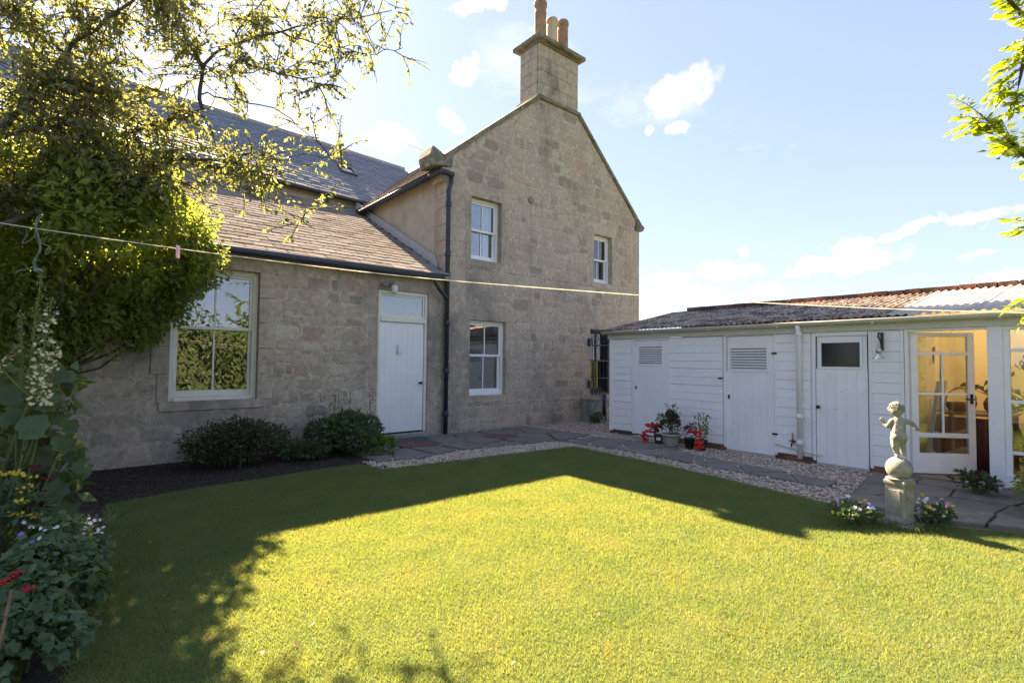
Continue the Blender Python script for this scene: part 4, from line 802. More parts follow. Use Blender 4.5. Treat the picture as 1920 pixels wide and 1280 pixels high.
seg([(.048, .0, .33), (.095, -.005, .322), (.128, .0, .292), (.138, .01, .275)], [.028, .023, .017, .015])         # outstretched arm
for base, d in (((-.110, .057, .325), (-.10, .3, .8)), ((.140, .012, .268), (.35, .2, -.8))):
    for k in range(5):
        dv = Vector(d).normalized(); sd_ = Vector((1, .4, .1)).normalized() * (.009 * (k - 2)); L5 = (.016, .024, .027, .025, .019)[k]; p = Vector(base) + sd_ * .9
        seg([tuple(p), tuple(p + dv * L5 * .6 + sd_ * .2), tuple(p + dv * L5 + Vector((0, .004, 0)))], [.0062, .0056, .0048], 6)
seg([(.002, .004, .35), (-.002, .01, .385)], [.026, .025])                                                 # neck
B.ball((-.008, .012, Z0 + .432), .056, 16, 12, (1, 1.05, 1.08))                                           # head
B.ball((-.035, .050, Z0 + .418), .022, 10, 7); B.ball((.020, .055, Z0 + .418), .022, 10, 7)               # cheeks
B.ball((-.012, .074, Z0 + .424), .009, 8, 6, (.8, 1, 1.2)); B.ball((-.012, .064, Z0 + .40), .012, 8, 6)    # nose, chin
B.ball((-.063, .012, Z0 + .425), .013, 8, 6, (.6, 1, 1.2)); B.ball((.047, .014, Z0 + .425), .013, 8, 6, (.6, 1, 1.2))
fig = B.xf(SR @ Matrix.Rotation(math.radians(12), 4, 'Z')).build('cherub_figure', M_stat, stat, True)
rm = fig.modifiers.new('remesh', 'REMESH'); rm.mode = 'VOXEL'; rm.voxel_size = .0042; sm_ = fig.modifiers.new('smooth', 'SMOOTH'); sm_.factor = .6; sm_.iterations = 4
cu = MB()
for k in range(70):
    t = R(0, 6.283); ph = R(-.25, 1.5); v = Vector((math.cos(t) * math.cos(ph), math.sin(t) * math.cos(ph), math.sin(ph)))
    if v.y > .62 and v.z < .55: continue
    p = Vector((-.008, .012, Z0 + .438)) + Vector((v.x * .056, v.y * .058, v.z * .060)); a = v.orthogonal().normalized(); b = v.cross(a); r = R(.008, .012)
    cu.tube([p + (a * math.cos(q) + b * math.sin(q)) * r + v * .004 * q / 3 for q in [j * .8 for j in range(8)]], .0048, 6)
cu.xf(SR @ Matrix.Rotation(math.radians(12), 4, 'Z')).build('curly_hair', M_stat, fig, True)

tn = 900; ta = rng.uniform(0, 6.283, tn); tr_ = rng.uniform(.13, .25, tn); P = np.column_stack([ST.x + np.cos(ta) * tr_, ST.y + np.sin(ta) * tr_, np.zeros(tn)])
tag(leaves('pedestal_grass', P, rng.normal(size=(tn, 3)) * .5 + np.array([0, 0, 1.3]), rng.uniform(.03, .08, tn), .09, L_grass), 'longer uncut grass round the foot of the statue', 'grass', kind='stuff')

# ================================================================== PLANTS
def ellip(c, r, n, lumps=9, lr=.42, low=-.3):
    """points on lumpy clumps over an ellipsoid, with outward directions"""
    c = np.array(c, float); r = np.array(r, float); K = nrm(rng.normal(size=(lumps, 3))); K[:, 2] = np.where(K[:, 2] < low, -K[:, 2] * .5, K[:, 2]); K *= rng.uniform(.45, .72, (lumps, 1))
    i = rng.integers(0, lumps, n); v = nrm(rng.normal(size=(n, 3))); rad = lr * rng.uniform(.55, 1.05, (n, 1)) ** .5; u = K[i] + v * rad * rng.uniform(.7, 1.2, (lumps, 1))[i]
    return c + u * r, nrm(v * .8 + u + np.array([0, 0, .25]))
def stems(name, base, tips, r0, mat, parent, n=5):
    mb = MB()
    for t in tips:
        b = Vector(base) + Vector((R(-.04, .04), R(-.04, .04), 0)); t = Vector(t); m = b.lerp(t, .5) + Vector((R(-.05, .05), R(-.05, .05), .04)); mb.tube([b, m, t], [r0, r0 * .75, r0 * .4], n)
    return mb.build(name, mat, parent)
def bush(name, label, c, r, n, size, mat, cat='bush', wr=.5, group=None, lumps=10, base=None, stem=M_bark, rnd=False):
    base = base or (c[0], c[1], 0); t = thing(name, base, label, cat, group); P, D = ellip(c, r, n, lumps); P[:, 2] = np.maximum(P[:, 2], .012)
    if rnd: round_leaves('foliage', P, D + np.array([0, 0, .7]) + .7 * rng.normal(size=D.shape), rng.uniform(.45, 1.45, n) * size, mat, t, 5)
    else: leaves('foliage', P, D + .7 * rng.normal(size=D.shape), rng.uniform(.6, 1.3, n) * size, wr, mat, t)
    idx = rng.integers(0, n, 14); stems('stem', base, [c_ * .75 + np.array(base) * .25 for c_ in P[idx]], .009, stem, t)
    return t
def flowers(parent, pts, r, mat, name='flower', lobes=5, up=.6, toward=True):
    """flower heads of a few petals each"""
    P = np.asarray(pts, float); q = np.array(CAM) - P; q = nrm(q) * (.7 if toward else 0) + rng.normal(size=P.shape) * .35 + np.array([0, 0, up]); rr = rng.uniform(.8, 1.2, len(P)) * r
    if len(P) > 60: return tag(round_leaves(name, P, q, rr, mat, parent, lobes, -.25), kind='stuff')
    for i in range(len(P)): round_leaves(name, P[i:i + 1], q[i:i + 1], rr[i:i + 1], mat, parent, lobes, -.25)

bush('dark_fuchsia_bush', 'rounded dark olive bush below the large cream window', (-3.62, -.78, .23), (.74, .46, .40), 6600, .05, L_dark, lumps=30)
b2 = bush('leafy_perennial', 'spreading blue-green leafy clump against the wall beside the house door', (-2.15, -.72, .26), (.66, .50, .34), 3400, .075, L_mid, 'plant', .55, lumps=14, stem=M_stem)
P, D = ellip((-2.85, -.95, .14), (.38, .32, .2), 900, 6); leaves('side_foliage', P, D, .07, .55, L_mid, b2)
P, D = ellip((-1.85, -1.1, .15), (.30, .22, .2), 420, 5); leaves('bright_foliage', P, D, .075, .5, leafmat('fresh_green_leaf', [(0, (.07, .15, .025)), (1, (.14, .23, .045))], .35), b2)
sp_ = []
sdm = MB()
for k in range(13):
    x0, y0 = -2.35 + R(-.25, .75), -.45 + R(-.15, .15); h = R(.45, .9) if k < 7 else R(.4, .6); sdm.tube([(x0, y0, .1), (x0 + R(-.06, .06), y0, h)], [.006, .003], 5)
    for j in range(26): sp_.append((x0 + R(-.05, .05), y0 + R(-.05, .05), h - R(0, .3)))
sdm.build('flower_stem', M_bark, b2); leaves('seed_head', sp_, rng.normal(size=(len(sp_), 3)) + np.array([0, 0, .8]), .035, .5, L_brown, b2, kind='stuff')
pc = bush('bunker_plant', 'small dark green plant with pink blooms at the foot of the concrete box', (3.78, -.5, .12), (.26, .2, .15), 420, .05, L_mid, 'plant', .55, lumps=6, stem=M_stem)
flowers(pc, [(3.7 + R(0, .55), -.62 + R(-.06, .1), .1 + R(0, .1)) for _ in range(14)], .018, P_pink)
# flower pots in front of the shed
def pot_thing(name, label, x, y, prof, mat, soil_r, z_soil):
    t = thing(name, (x, y, .02), label, 'flower pot', 'potted plants in front of the shed'); MB().lathe(prof, (x, y, .02), 24).build('pot', mat, t, True)
    MB().lathe([(soil_r, 0), (soil_r * .5, .01), (.001, .015)], (x, y, z_soil), 16).build('soil', M_soil, t); return t
t = pot_thing('bowl_planter', 'stone-grey bowl planter holding a dark green upright shrub', 2.26, -3.40, [(.095, 0), (.10, .01), (.135, .12), (.148, .17), (.165, .175), (.165, .205), (.15, .205), (.145, .16)], M_plast['stone_grey'], .147, .19)
P, D = ellip((2.26, -3.40, .38), (.16, .16, .24), 620, 8); leaves('foliage', P, D + np.array([0, 0, .6]), .05, .5, L_dark, t); stems('stem', (2.26, -3.4, .2), [(2.26 + R(-.1, .1), -3.4 + R(-.1, .1), R(.5, .68)) for _ in range(9)], .006, M_stem, t)
P = [(2.26 + R(-.1, .1), -3.4 + R(-.1, .1), R(.52, .70)) for _ in range(40)]; leaves('top_shoot', P, rng.normal(size=(40, 3)) + np.array([0, 0, 1]), .05, .45, L_dark, t)
t = pot_thing('small_pot', 'small brown pot with a white label and red begonias on its left side', 2.30, -3.13, [(.06, 0), (.062, .01), (.078, .14), (.084, .145), (.084, .165), (.07, .165)], M_plast['dark_brown'], .07, .165)
_d = (Vector((CAM.x, CAM.y, 0)) - Vector((2.30, -3.13, 0))).normalized(); _s = Vector((_d.y, -_d.x, 0)); _c = Vector((2.30, -3.13, .11)) + _d * .0775
MB().prism([_c + _s * a + Vector((0, 0, b)) for a, b in ((-.036, -.022), (.036, -.022), (.036, .03), (-.036, .03))], _d * .003).build('plant_label', M_labelw, t)
P, D = ellip((2.28, -3.08, .25), (.14, .14, .14), 60, 6); round_leaves('foliage', P, D, .03, L_mid, t)
flowers(t, [(2.27 + R(-.1, .1), -3.05 + R(-.06, .14), .24 + R(-.03, .12)) for _ in range(26)] + [(2.22 + R(-.05, .05), -2.90 + R(-.06, .05), .12 + R(-.06, .08)) for _ in range(20)], .032, P_red)
leaves('tall_shoot', [(2.36 + R(-.05, .05), -3.12 + R(-.07, .07), R(.3, .52)) for _ in range(46)], rng.normal(size=(46, 3)) + np.array([0, 0, .4]), .055, .5, L_mid, t)
t = pot_thing('small_pot', 'small black pot with dark red foliage between the grey bowl and the tall begonia', 2.38, -3.66, [(.065, 0), (.067, .01), (.082, .13), (.09, .135), (.09, .155), (.075, .155)], M_plast['black'], .075, .155)
P, D = ellip((2.38, -3.66, .26), (.12, .12, .13), 150, 6); leaves('foliage', P, D, .05, .4, leafmat('red_coleus_leaf', [(0, (.10, .015, .03)), (.6, (.22, .03, .05)), (1, (.28, .14, .12))], .35), t)
t = pot_thing('small_pot', 'dark green pot with a tall pale shoot and red begonias nearest the shed door', 2.36, -3.88, [(.065, 0), (.067, .01), (.085, .13), (.093, .135), (.093, .155), (.078, .155)], M_plast['dark_green'], .078, .155)
flowers(t, [(2.30 + R(-.08, .08), -3.84 + R(-.09, .09), .24 + R(-.02, .10)) for _ in range(18)] + [(2.22 + R(-.05, .06), -3.90 + R(-.08, .08), .10 + R(-.05, .07)) for _ in range(24)], .032, P_red)
leaves('foliage', [(2.38 + R(-.09, .09), -3.86 + R(-.12, .12), R(.2, .58)) for _ in range(90)], rng.normal(size=(90, 3)) + np.array([0, 0, .3]), .065, .55, leafmat('lime_shoot_leaf', [(0, (.06, .12, .02)), (1, (.22, .24, .05))], .4), t)
stems('stem', (2.37, -3.87, .15), [(2.38 + R(-.06, .06), -3.88 + R(-.06, .06), R(.4, .58)) for _ in range(5)], .006, M_stem, t)
# pansies round the statue, plants by the glazed end
for nm, lb, cx, cy, mats in (('pansy_clump', 'purple and yellow pansies growing left of the statue pedestal', -.02, -6.68, (P_blue, P_yel, P_white, P_pink)), ('pansy_clump', 'low pink and orange pansies growing right of the statue pedestal', .52, -7.12, (P_pink, P_white, P_yel))):
    t = bush(nm, lb, (cx, cy, .09), (.24, .17, .11), 420, .045, L_mid, 'flowers', .5, lumps=7, stem=M_stem)
    for m in mats: flowers(t, [(cx + R(-.2, .2), cy + R(-.14, .14), R(.11, .22)) for _ in range(7)], .02, m)
t = bush('threshold_plant', 'dark leafy plant with pink flowers growing beside the open glazed door', (2.12, -7.18, .13), (.26, .22, .16), 520, .05, L_dark, 'plant', .5, lumps=7, stem=M_stem)
flowers(t, [(2.02 + R(-.1, .14), -7.25 + R(-.15, .15), R(.12, .25)) for _ in range(9)], .02, P_pink)
bush('clipped_bush', 'dense green bush at the right edge of the paved patio', (1.62, -7.86, .22), (.42, .42, .30), 2600, .04, L_climb, 'bush', .5, lumps=14)
MB_ = MB().box(-.3, .3, -.12, .12, -.02, .17).xf(Matrix.Translation((2.18, -7.78, 0)) @ Matrix.Rotation(1.35, 4, 'Z')); tag(MB_.build('stone_trough', M_conc, bevel=.03), 'low grey stone block lying below the shed window', 'stone block')

# left border
def along(a, b, n): return [tuple(Vector(a).lerp(Vector(b), (k + R(-.3, .3)) / n)) for k in range(n)]
mul = thing('mullein_plant', (-5.70, -4.0, 0), 'tall mullein with pale cream flower spikes in the left border', 'plant')
mm = MB(); spike = []; buds = []
for tip, mid, wd in ((at(78, 512, 3.3), at(55, 700, 3.25), .028), (at(98, 560, 3.3), at(70, 720, 3.25), .05), (at(40, 585, 3.3), at(42, 720, 3.25), .026), (at(108, 640, 3.35), at(80, 740, 3.25), .05), (at(36, 650, 3.2), at(2, 690, 3.2), .02)):
    mm.tube([at(60, 745, 3.25), at(60, 745, 3.25).lerp(mid, .5) + Vector((.0, .0, -.01)), mid, tip], [.007, .0065, .006, .003], 7)
    for k in range(150): q = mid.lerp(tip, R(-.1, 1)); w = wd * .62; buds.append(tuple(q + Vector((R(-w, w), R(-w, w), R(-.01, .01)))))
    if wd > .04 or tip.z < 1.63:
        for k in range(70 if wd > .04 else 16): q = mid.lerp(tip, R(-.2, .85)); spike.append(tuple(q + Vector((R(-wd, wd), R(-wd, wd), R(-.02, .02)))))
mm.tube([(-5.70, -4.0, 0), at(4, 885, 3.22), at(40, 790, 3.24), at(60, 742, 3.25)], [.014, .012, .010, .008], 8); mm.build('stalk', M_stem, mul); leaves('flower_buds', buds, rng.normal(size=(len(buds), 3)) + np.array([0, 0, .6]), .022, .6, leafmat('woolly_bud', [(0, (.12, .14, .06)), (1, (.25, .25, .12))], .3), mul, kind='stuff')
flowers(mul, spike, .0135, P_cream)
hp = thing('hollyhock_plant', (-5.62, -3.9, 0), 'hollyhock with large drooping green leaves in the left border', 'plant')
hl = [(150, 880, 3.35), (105, 920, 3.2), (120, 830, 3.3), (60, 800, 3.2), (90, 760, 3.3), (130, 800, 3.35), (30, 780, 3.2), (75, 860, 3.3), (120, 960, 3.15), (60, 740, 3.3), (140, 850, 3.4), (20, 740, 3.3), (85, 950, 3.2), (100, 700, 3.4), (40, 840, 3.3), (125, 905, 3.3)]
P = np.array([at(*q) for q in hl]); round_leaves('leaf_blade', P, (np.array(CAM) - P) + rng.normal(size=P.shape) * 1.2 + np.array([0, 0, 2.2]), rng.uniform(.055, .10, len(P)), L_big, hp, 7, .5, .84)
stems('stalk', (-5.62, -3.9, 0), [Vector(p) for p in P], .008, M_stem, hp)
P = np.array([at(R(0, 150), R(690, 960), R(3.3, 3.8)) for _ in range(260)]); leaves('lower_foliage', P, rng.normal(size=P.shape) + np.array([0, 0, -.2]), rng.uniform(.08, .16, 260), .5, L_big, hp)
rg = bush('yellow_ragwort', 'yellow-flowered plant at the left edge of the border', at(18, 960, 2.95), (.20, .24, .20), 500, .06, L_mid, 'plant', .35, base=(at(18, 960, 2.95).x, at(18, 960, 2.95).y, 0), stem=M_stem)
cl = [at(30, 885, 2.9), at(12, 890, 2.95), at(55, 890, 2.9), at(38, 940, 2.85), at(30, 965, 2.85), at(62, 965, 2.9), at(15, 1000, 2.9), at(45, 915, 2.9)]
flowers(rg, [tuple(c + Vector((R(-.035, .035), R(-.035, .035), R(-.018, .018)))) for c in cl for _ in range(9)], .0095, P_yel)
stems('flower_stalk', (at(18, 960, 2.95).x, at(18, 960, 2.95).y, .2), cl, .004, M_stem, rg)
dh = bush('maroon_dahlia', 'dark maroon flowers half hidden behind the hollyhock leaves', at(70, 930, 3.35), (.16, .2, .22), 260, .06, L_dark, 'plant', .5, base=(at(70, 930, 3.35).x, at(70, 930, 3.35).y, 0), stem=M_stem)
flowers(dh, [tuple(at(R(55, 95), R(870, 985), R(3.1, 3.25))) for _ in range(16)], .022, P_maroon)
g0 = at(55, 1165, 2.45); ge = bush('red_geranium', 'geranium with red flower heads and scalloped leaves nearest the camera', (g0.x - .05, g0.y, .24), (.34, .42, .26), 3400, .022, L_ger, 'plant', base=(g0.x - .05, g0.y, 0), stem=M_stem, rnd=True, lumps=14)
for c in (at(6, 1088, 2.28), at(30, 1076, 2.35), at(54, 1104, 2.28), at(0, 1112, 2.28)): flowers(ge, [tuple(c + Vector((R(-.02, .02), R(-.02, .02), R(-.012, .014)))) for _ in range(13)], .008, P_mag)
c0 = at(115, 1045, 2.9); cr = bush('cranesbill_plant', 'low cranesbill clump with violet flowers edging the lawn', (c0.x, c0.y, .24), (.30, .62, .26), 3200, .021, L_ger, 'plant', base=(c0.x, c0.y, 0), stem=M_stem, rnd=True, lumps=14)
flowers(cr, [tuple(at(*q)) for q in ((40, 1000, 2.6), (93, 1022, 2.6), (117, 1024, 2.6), (80, 1090, 2.5), (163, 1060, 2.8), (150, 1040, 2.8), (60, 1015, 2.6))], .014, P_blue)
c1 = at(172, 1000, 3.3); wf_ = bush('white_campion', 'sprays of tiny white flowers at the end of the left border', (c1.x - .03, c1.y, .20), (.22, .36, .2), 420, .035, L_ger, 'plant', base=(c1.x, c1.y, 0), stem=M_stem, lumps=8)
flowers(wf_, [tuple(at(R(135, 205), R(968, 1000), R(2.95, 3.2))) for _ in range(14)] + [tuple(at(R(45, 120), R(975, 1015), R(2.6, 2.9))) for _ in range(9)], .012, P_white)
bush('border_foliage', 'dark leafy undergrowth filling the back of the left border', (-5.95, -3.3, .45), (.62, 1.5, .55), 2600, .075, L_dark, 'plant', .5, lumps=18)
bush('border_foliage', 'tangled low greenery in the bottom left corner of the border', (-5.42, -5.08, .14), (.27, .5, .2), 1900, .022, L_ger, 'plant', lumps=16, stem=M_stem, rnd=True)
tag(MB().tube([at(-6, 1230, 2.02), at(8, 1170, 2.06), at(22, 1105, 2.1)], .006, 6).build('garden_cane', M_wood), 'thin pale cane leaning in the left border', 'cane')

# climber on the wall
cb = thing('climbing_shrub', (-5.5, -.3, 0), 'leafy green climber covering the wall left of the cream window', 'climber')
LUMP = [(-4.30, -.55, 2.60, .42), (-4.50, -.8, 2.95, .42), (-4.95, -.9, 2.25, .52), (-5.3, -1.1, 2.75, .62), (-5.6, -1.0, 2.0, .55), (-6.2, -1.3, 2.4, .8), (-4.52, -.5, 2.2, .36), (-6.3, -1.6, 1.6, .6), (-5.15, -.55, 1.72, .36), (-4.78, -.35, 1.85, .32),
        (-4.3, -.35, 3.12, .32), (-4.0, -.2, 3.25, .2), (-4.8, -.6, 3.3, .42), (-5.5, -.8, 3.2, .5), (-5.8, -1.6, 2.2, .5), (-5.0, -1.7, 2.95, .5), (-4.72, -1.55, 3.1, .34), (-5.5, -1.95, 3.0, .6), (-4.75, -2.1, 2.9, .3), (-5.3, -2.3, 2.7, .4), (-4.22, -.7, 2.25, .22), (-5.45, -.6, 1.45, .3), (-5.95, -1.2, 1.2, .5), (-6.05, -1.1, .65, .5), (-4.36, -.4, 1.95, .15), (-4.62, -.35, 1.68, .2), (-4.12, -.35, 2.55, .2), (-4.2, -.4, 2.85, .22), (-5.75, -.7, .95, .35)]
PL, DL = [], []
for x, y, z, r in LUMP:
    n = int(2100 * (r / .5) ** 2); P, D = ellip((x, y, z), (r * 1.15, r, r * 1.05), n, 12, .5, -2); PL.append(P); DL.append(D)
P = np.concatenate(PL); D = np.concatenate(DL); ok = (P[:, 1] < -.03) | (P[:, 2] > 3.05 + .5 * (P[:, 1] + .2)); P, D = P[ok], D[ok]
leaves('foliage', P, D + .8 * rng.normal(size=D.shape) + np.array([0, 0, -.25]), rng.uniform(.045, .10, len(P)), .52, L_climb, cb)
mb = MB()
for x, y, z, r in LUMP: mb.tube([(-5.7 + R(-.2, .2), -.25, 0), (-5.6, -.35 + R(-.1, .1), 1.1), ((x - 5.5) / 2, y * .7, z * .75), (x, y, z)], [.028, .022, .015, .006], 6)
mb.build('stem', M_bark, cb)

# apple tree reaching over the lawn from the left
ap = thing('apple_tree', (-6.45, -3.05, 0), 'old apple tree with yellowing leaves overhanging from the top left', 'tree')
TB = MB(); A = lambda px, py, d: at(px, py, d * (1 - .13 * min(1, max(0, (px - 300) / 300)))); base = Vector((-6.45, -3.05, 0)); fork = Vector((-6.3, -2.8, 1.9))
TB.tube([base, base + Vector((.03, .05, .8)), base + Vector((.1, .12, 1.4)), fork], [.15, .12, .10, .09], 10)
LIMBS = [([fork, A(60, 330, 4.6), A(200, 260, 5.2), A(378, 205, 5.9)], .085, 1.5), ([A(378, 205, 5.9), A(376, 120, 5.9), A(340, 50, 6.0), A(300, -30, 6.1)], .045, 1.2), ([A(377, 130, 5.9), A(430, 85, 6.0), A(520, 60, 6.1), A(620, 40, 6.2), A(735, 20, 6.3)], .034, .6),
         ([A(520, 60, 6.1), A(600, 85, 6.2), A(690, 100, 6.25), A(755, 90, 6.3)], .016, .55), ([A(376, 175, 5.9), A(450, 190, 5.9), A(530, 210, 5.9), A(600, 270, 5.9), A(640, 320, 5.8)], .018, .10), ([fork, A(150, 360, 4.8), A(300, 300, 5.3), A(420, 300, 5.5), A(470, 318, 5.6), A(510, 330, 5.6)], .05, .6),
         ([A(300, 300, 5.3), A(420, 350, 5.3), A(520, 390, 5.3), A(590, 430, 5.3)], .012, .12), ([A(420, 300, 5.5), A(470, 285, 5.5), A(520, 300, 5.5)], .015, .5), ([A(520, 300, 5.5), A(590, 290, 5.5), A(660, 310, 5.5)], .008, .09), ([fork, A(20, 220, 4.4), A(120, 100, 4.8), A(220, 20, 5.1), A(330, -60, 5.4)], .07, 1.3), ([A(120, 100, 4.8), A(40, 40, 4.8), A(-40, -40, 4.9)], .035, 2.2),
         ([A(200, 260, 5.2), A(180, 180, 5.2), A(210, 110, 5.3)], .03, 1.8), ([A(20, 220, 4.4), A(60, 160, 4.5), A(150, 170, 4.7), A(250, 190, 5.0)], .03, 2.2), ([A(60, 330, 4.6), A(130, 290, 4.7), A(230, 330, 4.9), A(330, 350, 5.1)], .03, 2.6), ([A(430, 85, 6.0), A(480, 10, 6.1), A(540, -50, 6.2)], .02, .9), ([A(376, 120, 5.9), A(430, 140, 5.8), A(500, 130, 5.8), A(570, 150, 5.8), A(640, 165, 5.8)], .016, .6),
         ([A(620, 40, 6.2), A(660, -10, 6.2), A(700, -60, 6.2)], .012, .8), ([A(220, 20, 5.1), A(290, 60, 5.2), A(350, 40, 5.2)], .02, .5), ([fork, A(-60, 300, 4.3), A(-120, 150, 4.4)], .06, 1.2), ([A(20, 220, 4.4), A(90, 240, 4.5), A(170, 220, 4.7)], .03, 2.2)]
TP, TD, TL = [], [], []
def twig(p, d, ln, k, nleaf):
    q = p; pts = [p]
    for j in range(4): d = (d + Vector((R(-.35, .35), R(-.35, .35), R(-.42, .22)))).normalized(); q = q + d * ln / 4; pts.append(q)
    TB.tube(pts, [.006, .005, .004, .003, .002], 4, False)
    for j in range(nleaf):
        i = min(3, int(R(.4, 4))); c = pts[i].lerp(pts[i + 1], R(0, 1)); TP.append(c + Vector((R(-.02, .02), R(-.02, .02), R(-.02, .02)))); TD.append(d * .6 + Vector((R(-1, 1), R(-1, 1), R(-1.1, .5)))); TL.append(R(.034, .066))
    if k > 0:
        for _ in range(2): twig(pts[random.randint(1, 4)], (d + Vector((R(-1, 1), R(-1, 1), R(-.8, .7)))).normalized(), ln * .65, k - 1, int(nleaf * .7))
for pts, r, dens in LIMBS:
    P2 = []
    for a, b in zip(pts[:-1], pts[1:]):
        for k in range(5): P2.append(a.lerp(b, k / 5) + Vector((R(-.02, .02), R(-.02, .02), R(-.02, .02))))
    P2.append(pts[-1]); n = len(P2); TB.tube(P2, [max(.004, .5 * r * (1 - .8 * i / n)) for i in range(n)], 7)
    Lm = sum((a - b).length for a, b in zip(P2[:-1], P2[1:]))
    for k in range(int(Lm * 25 * dens)):
        i = min(n - 2, int(R(.22, 1) * (n - 1))); p = P2[i].lerp(P2[i + 1], R(0, 1)); twig(p, Vector((R(-1, 1), R(-1, 1), R(-.5, .9))).normalized(), R(.22, .5), 1, 13)
TB.build('trunk', M_bark, ap, True); leaves('crown', [tuple(p) for p in TP], [tuple(d) for d in TD], TL, .58, L_apple, ap)

# rowan: trunk stands out of frame on the right, branches hang into view
ro = thing('rowan_tree', (-.52, -8.28, 0), 'rowan with bright feathery leaves hanging in at the top right', 'tree')
RB = MB(); rt_ = Vector((-.52, -8.28, 0)); RB.tube([rt_, rt_ + Vector((-.02, .02, 1.2)), rt_ + Vector((-.1, .05, 2.3)), rt_ + Vector((-.2, .0, 3.3)), rt_ + Vector((-.35, -.1, 4.4))], [.10, .085, .075, .055, .02], 9)
RP, RD, RL = [], [], []
def compound(p, d, ln):
    d = d.normalized(); sd2 = d.cross(Vector((R(-.4, .4), R(-.4, .4), 1))).normalized(); dr = Vector((0, 0, -.35)); pts = [p + d * ln * t + dr * ln * t * t * .5 for t in (0, .33, .66, 1)]; RB.tube(pts, [.0025, .002, .0016, .001], 4, False)
    for k in range(7):
        t = .16 + .8 * k / 7; c = p + d * ln * t + dr * ln * t * t * .5; l = ln * .34 * (.75 + .5 * math.sin(math.pi * (t * .8 + .1)))
        for s_ in (-1, 1): RP.append(c); RD.append(sd2 * s_ + d * .55 + Vector((0, 0, -.15 + R(-.15, .15)))); RL.append(l)
    RP.append(pts[-1]); RD.append(d + dr * .6); RL.append(ln * .34)
for path_, nl in (([rt_ + Vector((-.1, .05, 2.2)), at(2050, 330, 2.6), at(1930, 300, 2.45), at(1880, 250, 2.4), at(1835, 212, 2.4)], 15), ([rt_ + Vector((-.15, .0, 2.8)), at(2050, 60, 2.6), at(1950, 60, 2.5), at(1900, 10, 2.45), at(1850, -40, 2.4)], 18), ([rt_ + Vector((-.1, .05, 2.1)), at(2060, 420, 2.6), at(1970, 300, 2.5), at(1915, 280, 2.5)], 18),
                  ([at(1950, 60, 2.5), at(1925, 90, 2.5), at(1910, 160, 2.5)], 13), ([rt_ + Vector((-.1, .05, 2.0)), at(2080, 480, 2.7), at(1990, 440, 2.6), at(1935, 420, 2.6)], 5), ([at(2050, 330, 2.6), at(1980, 230, 2.55), at(1930, 190, 2.5)], 14), ([at(1990, 440, 2.6), at(1960, 530, 2.6), at(1940, 560, 2.6)], 4), ([rt_ + Vector((-.2, .0, 3.1)), at(2060, -100, 2.7), at(1930, -120, 2.6), at(1850, -130, 2.5)], 14)):
    n = 0; RB.tube(path_, [.022 - .018 * i / (len(path_) - 1) for i in range(len(path_))], 6)
    for k in range(nl):
        s0 = random.choice(range(1, len(path_) - 1)) if len(path_) > 3 else random.choice(range(len(path_) - 1)); p = path_[s0].lerp(path_[s0 + 1], R(0, 1)); ax = (path_[s0 + 1] - path_[s0]).normalized()
        compound(p, ax * .5 - RT * R(.0, .8) + Vector((R(-.5, .5), R(-.5, .5), R(-.7, .5))), R(.11, .165))
    compound(path_[-1], path_[-1] - path_[-2], .14)
RB.build('trunk', M_bark, ro, True); leaves('crown', [tuple(p) for p in RP], [tuple(d) for d in RD], RL, .36, L_rowan, ro, fold=.12)

# hedge and shrubs on the far side of the lawn, seen reflected in the windows
hg = thing('garden_hedge', (-3, -13.6, 0), 'tall mixed hedge behind the camera, seen as a reflection in the windows', 'hedge')
n = 9000; P = np.column_stack([rng.uniform(-15, 9, n), -13.2 - rng.random(n) ** 2 * .9, np.zeros(n)]); top = 3.3 + .55 * np.sin(P[:, 0] * 1.3) + .35 * np.sin(P[:, 0] * 3.1 + 1) - np.clip((P[:, 0] - 1.5) * .6, 0, 1.3); P[:, 2] = rng.random(n) * top; P[:, 1] += .35 * np.sin(P[:, 0] * 2.2 + P[:, 2] * 1.7)
leaves('foliage', P, rng.normal(size=(n, 3)) + np.array([0, .8, .1]), rng.uniform(.10, .24, n), .6, L_hedge, hg)
MB().box(-15, 2.5, -14.6, -13.9, 0, 2.6).box(2.5, 9, -14.6, -13.9, 0, 1.9).build('inner_branches', L_dark, hg)

# ================================================================== CLOTHES LINE
LP = [Vector((-6.38, -3.35, 2.34)), at(-40, 411, 3.0), at(72, 429, 3.03), at(334, 466, 3.08), at(600, 500, 3.05), at(835, 525, 3.0), at(1195, 553, 2.95), at(1330, 562, 2.95), at(1700, 580, 2.95), Vector((-.60, -8.24, 1.70))]
def smooth_path(pts, n=6):
    o = []
    for i in range(len(pts) - 1):
        p0, p1, p2, p3 = pts[max(i - 1, 0)], pts[i], pts[i + 1], pts[min(i + 2, len(pts) - 1)]
        for k in range(n): t = k / n; o.append(.5 * ((2 * p1) + (p2 - p0) * t + (2 * p0 - 5 * p1 + 4 * p2 - p3) * t * t + (3 * p1 - p0 - 3 * p2 + p3) * t * t * t))
    return o + [pts[-1]]
tag(MB().tube(smooth_path(LP), .0026, 6).build('washing_line', M_rope, None, True), 'pale washing line strung across the garden in front of the house', 'washing line')
pg = at(334, 466, 3.08); peg = thing('clothes_peg', pg, 'pink plastic clothes peg clipped on the washing line', 'peg')
_pd = (LP[4] - LP[3]).normalized(); _pn = _pd.cross(Vector((0, 0, 1))).normalized()
for s_ in (-1, 1):
    MB().prism([pg + _pd * a + Vector((0, 0, b)) + _pn * (s_ * .003 + s_ * .0004 * abs(b) * 100) for a, b in ((-.006, .018), (.006, .018), (.007, -.02), (.005, -.058), (-.005, -.058), (-.007, -.02))], _pn * (s_ * .006)).build('jaw', M_plast['pink'], peg, bevel=.0015)
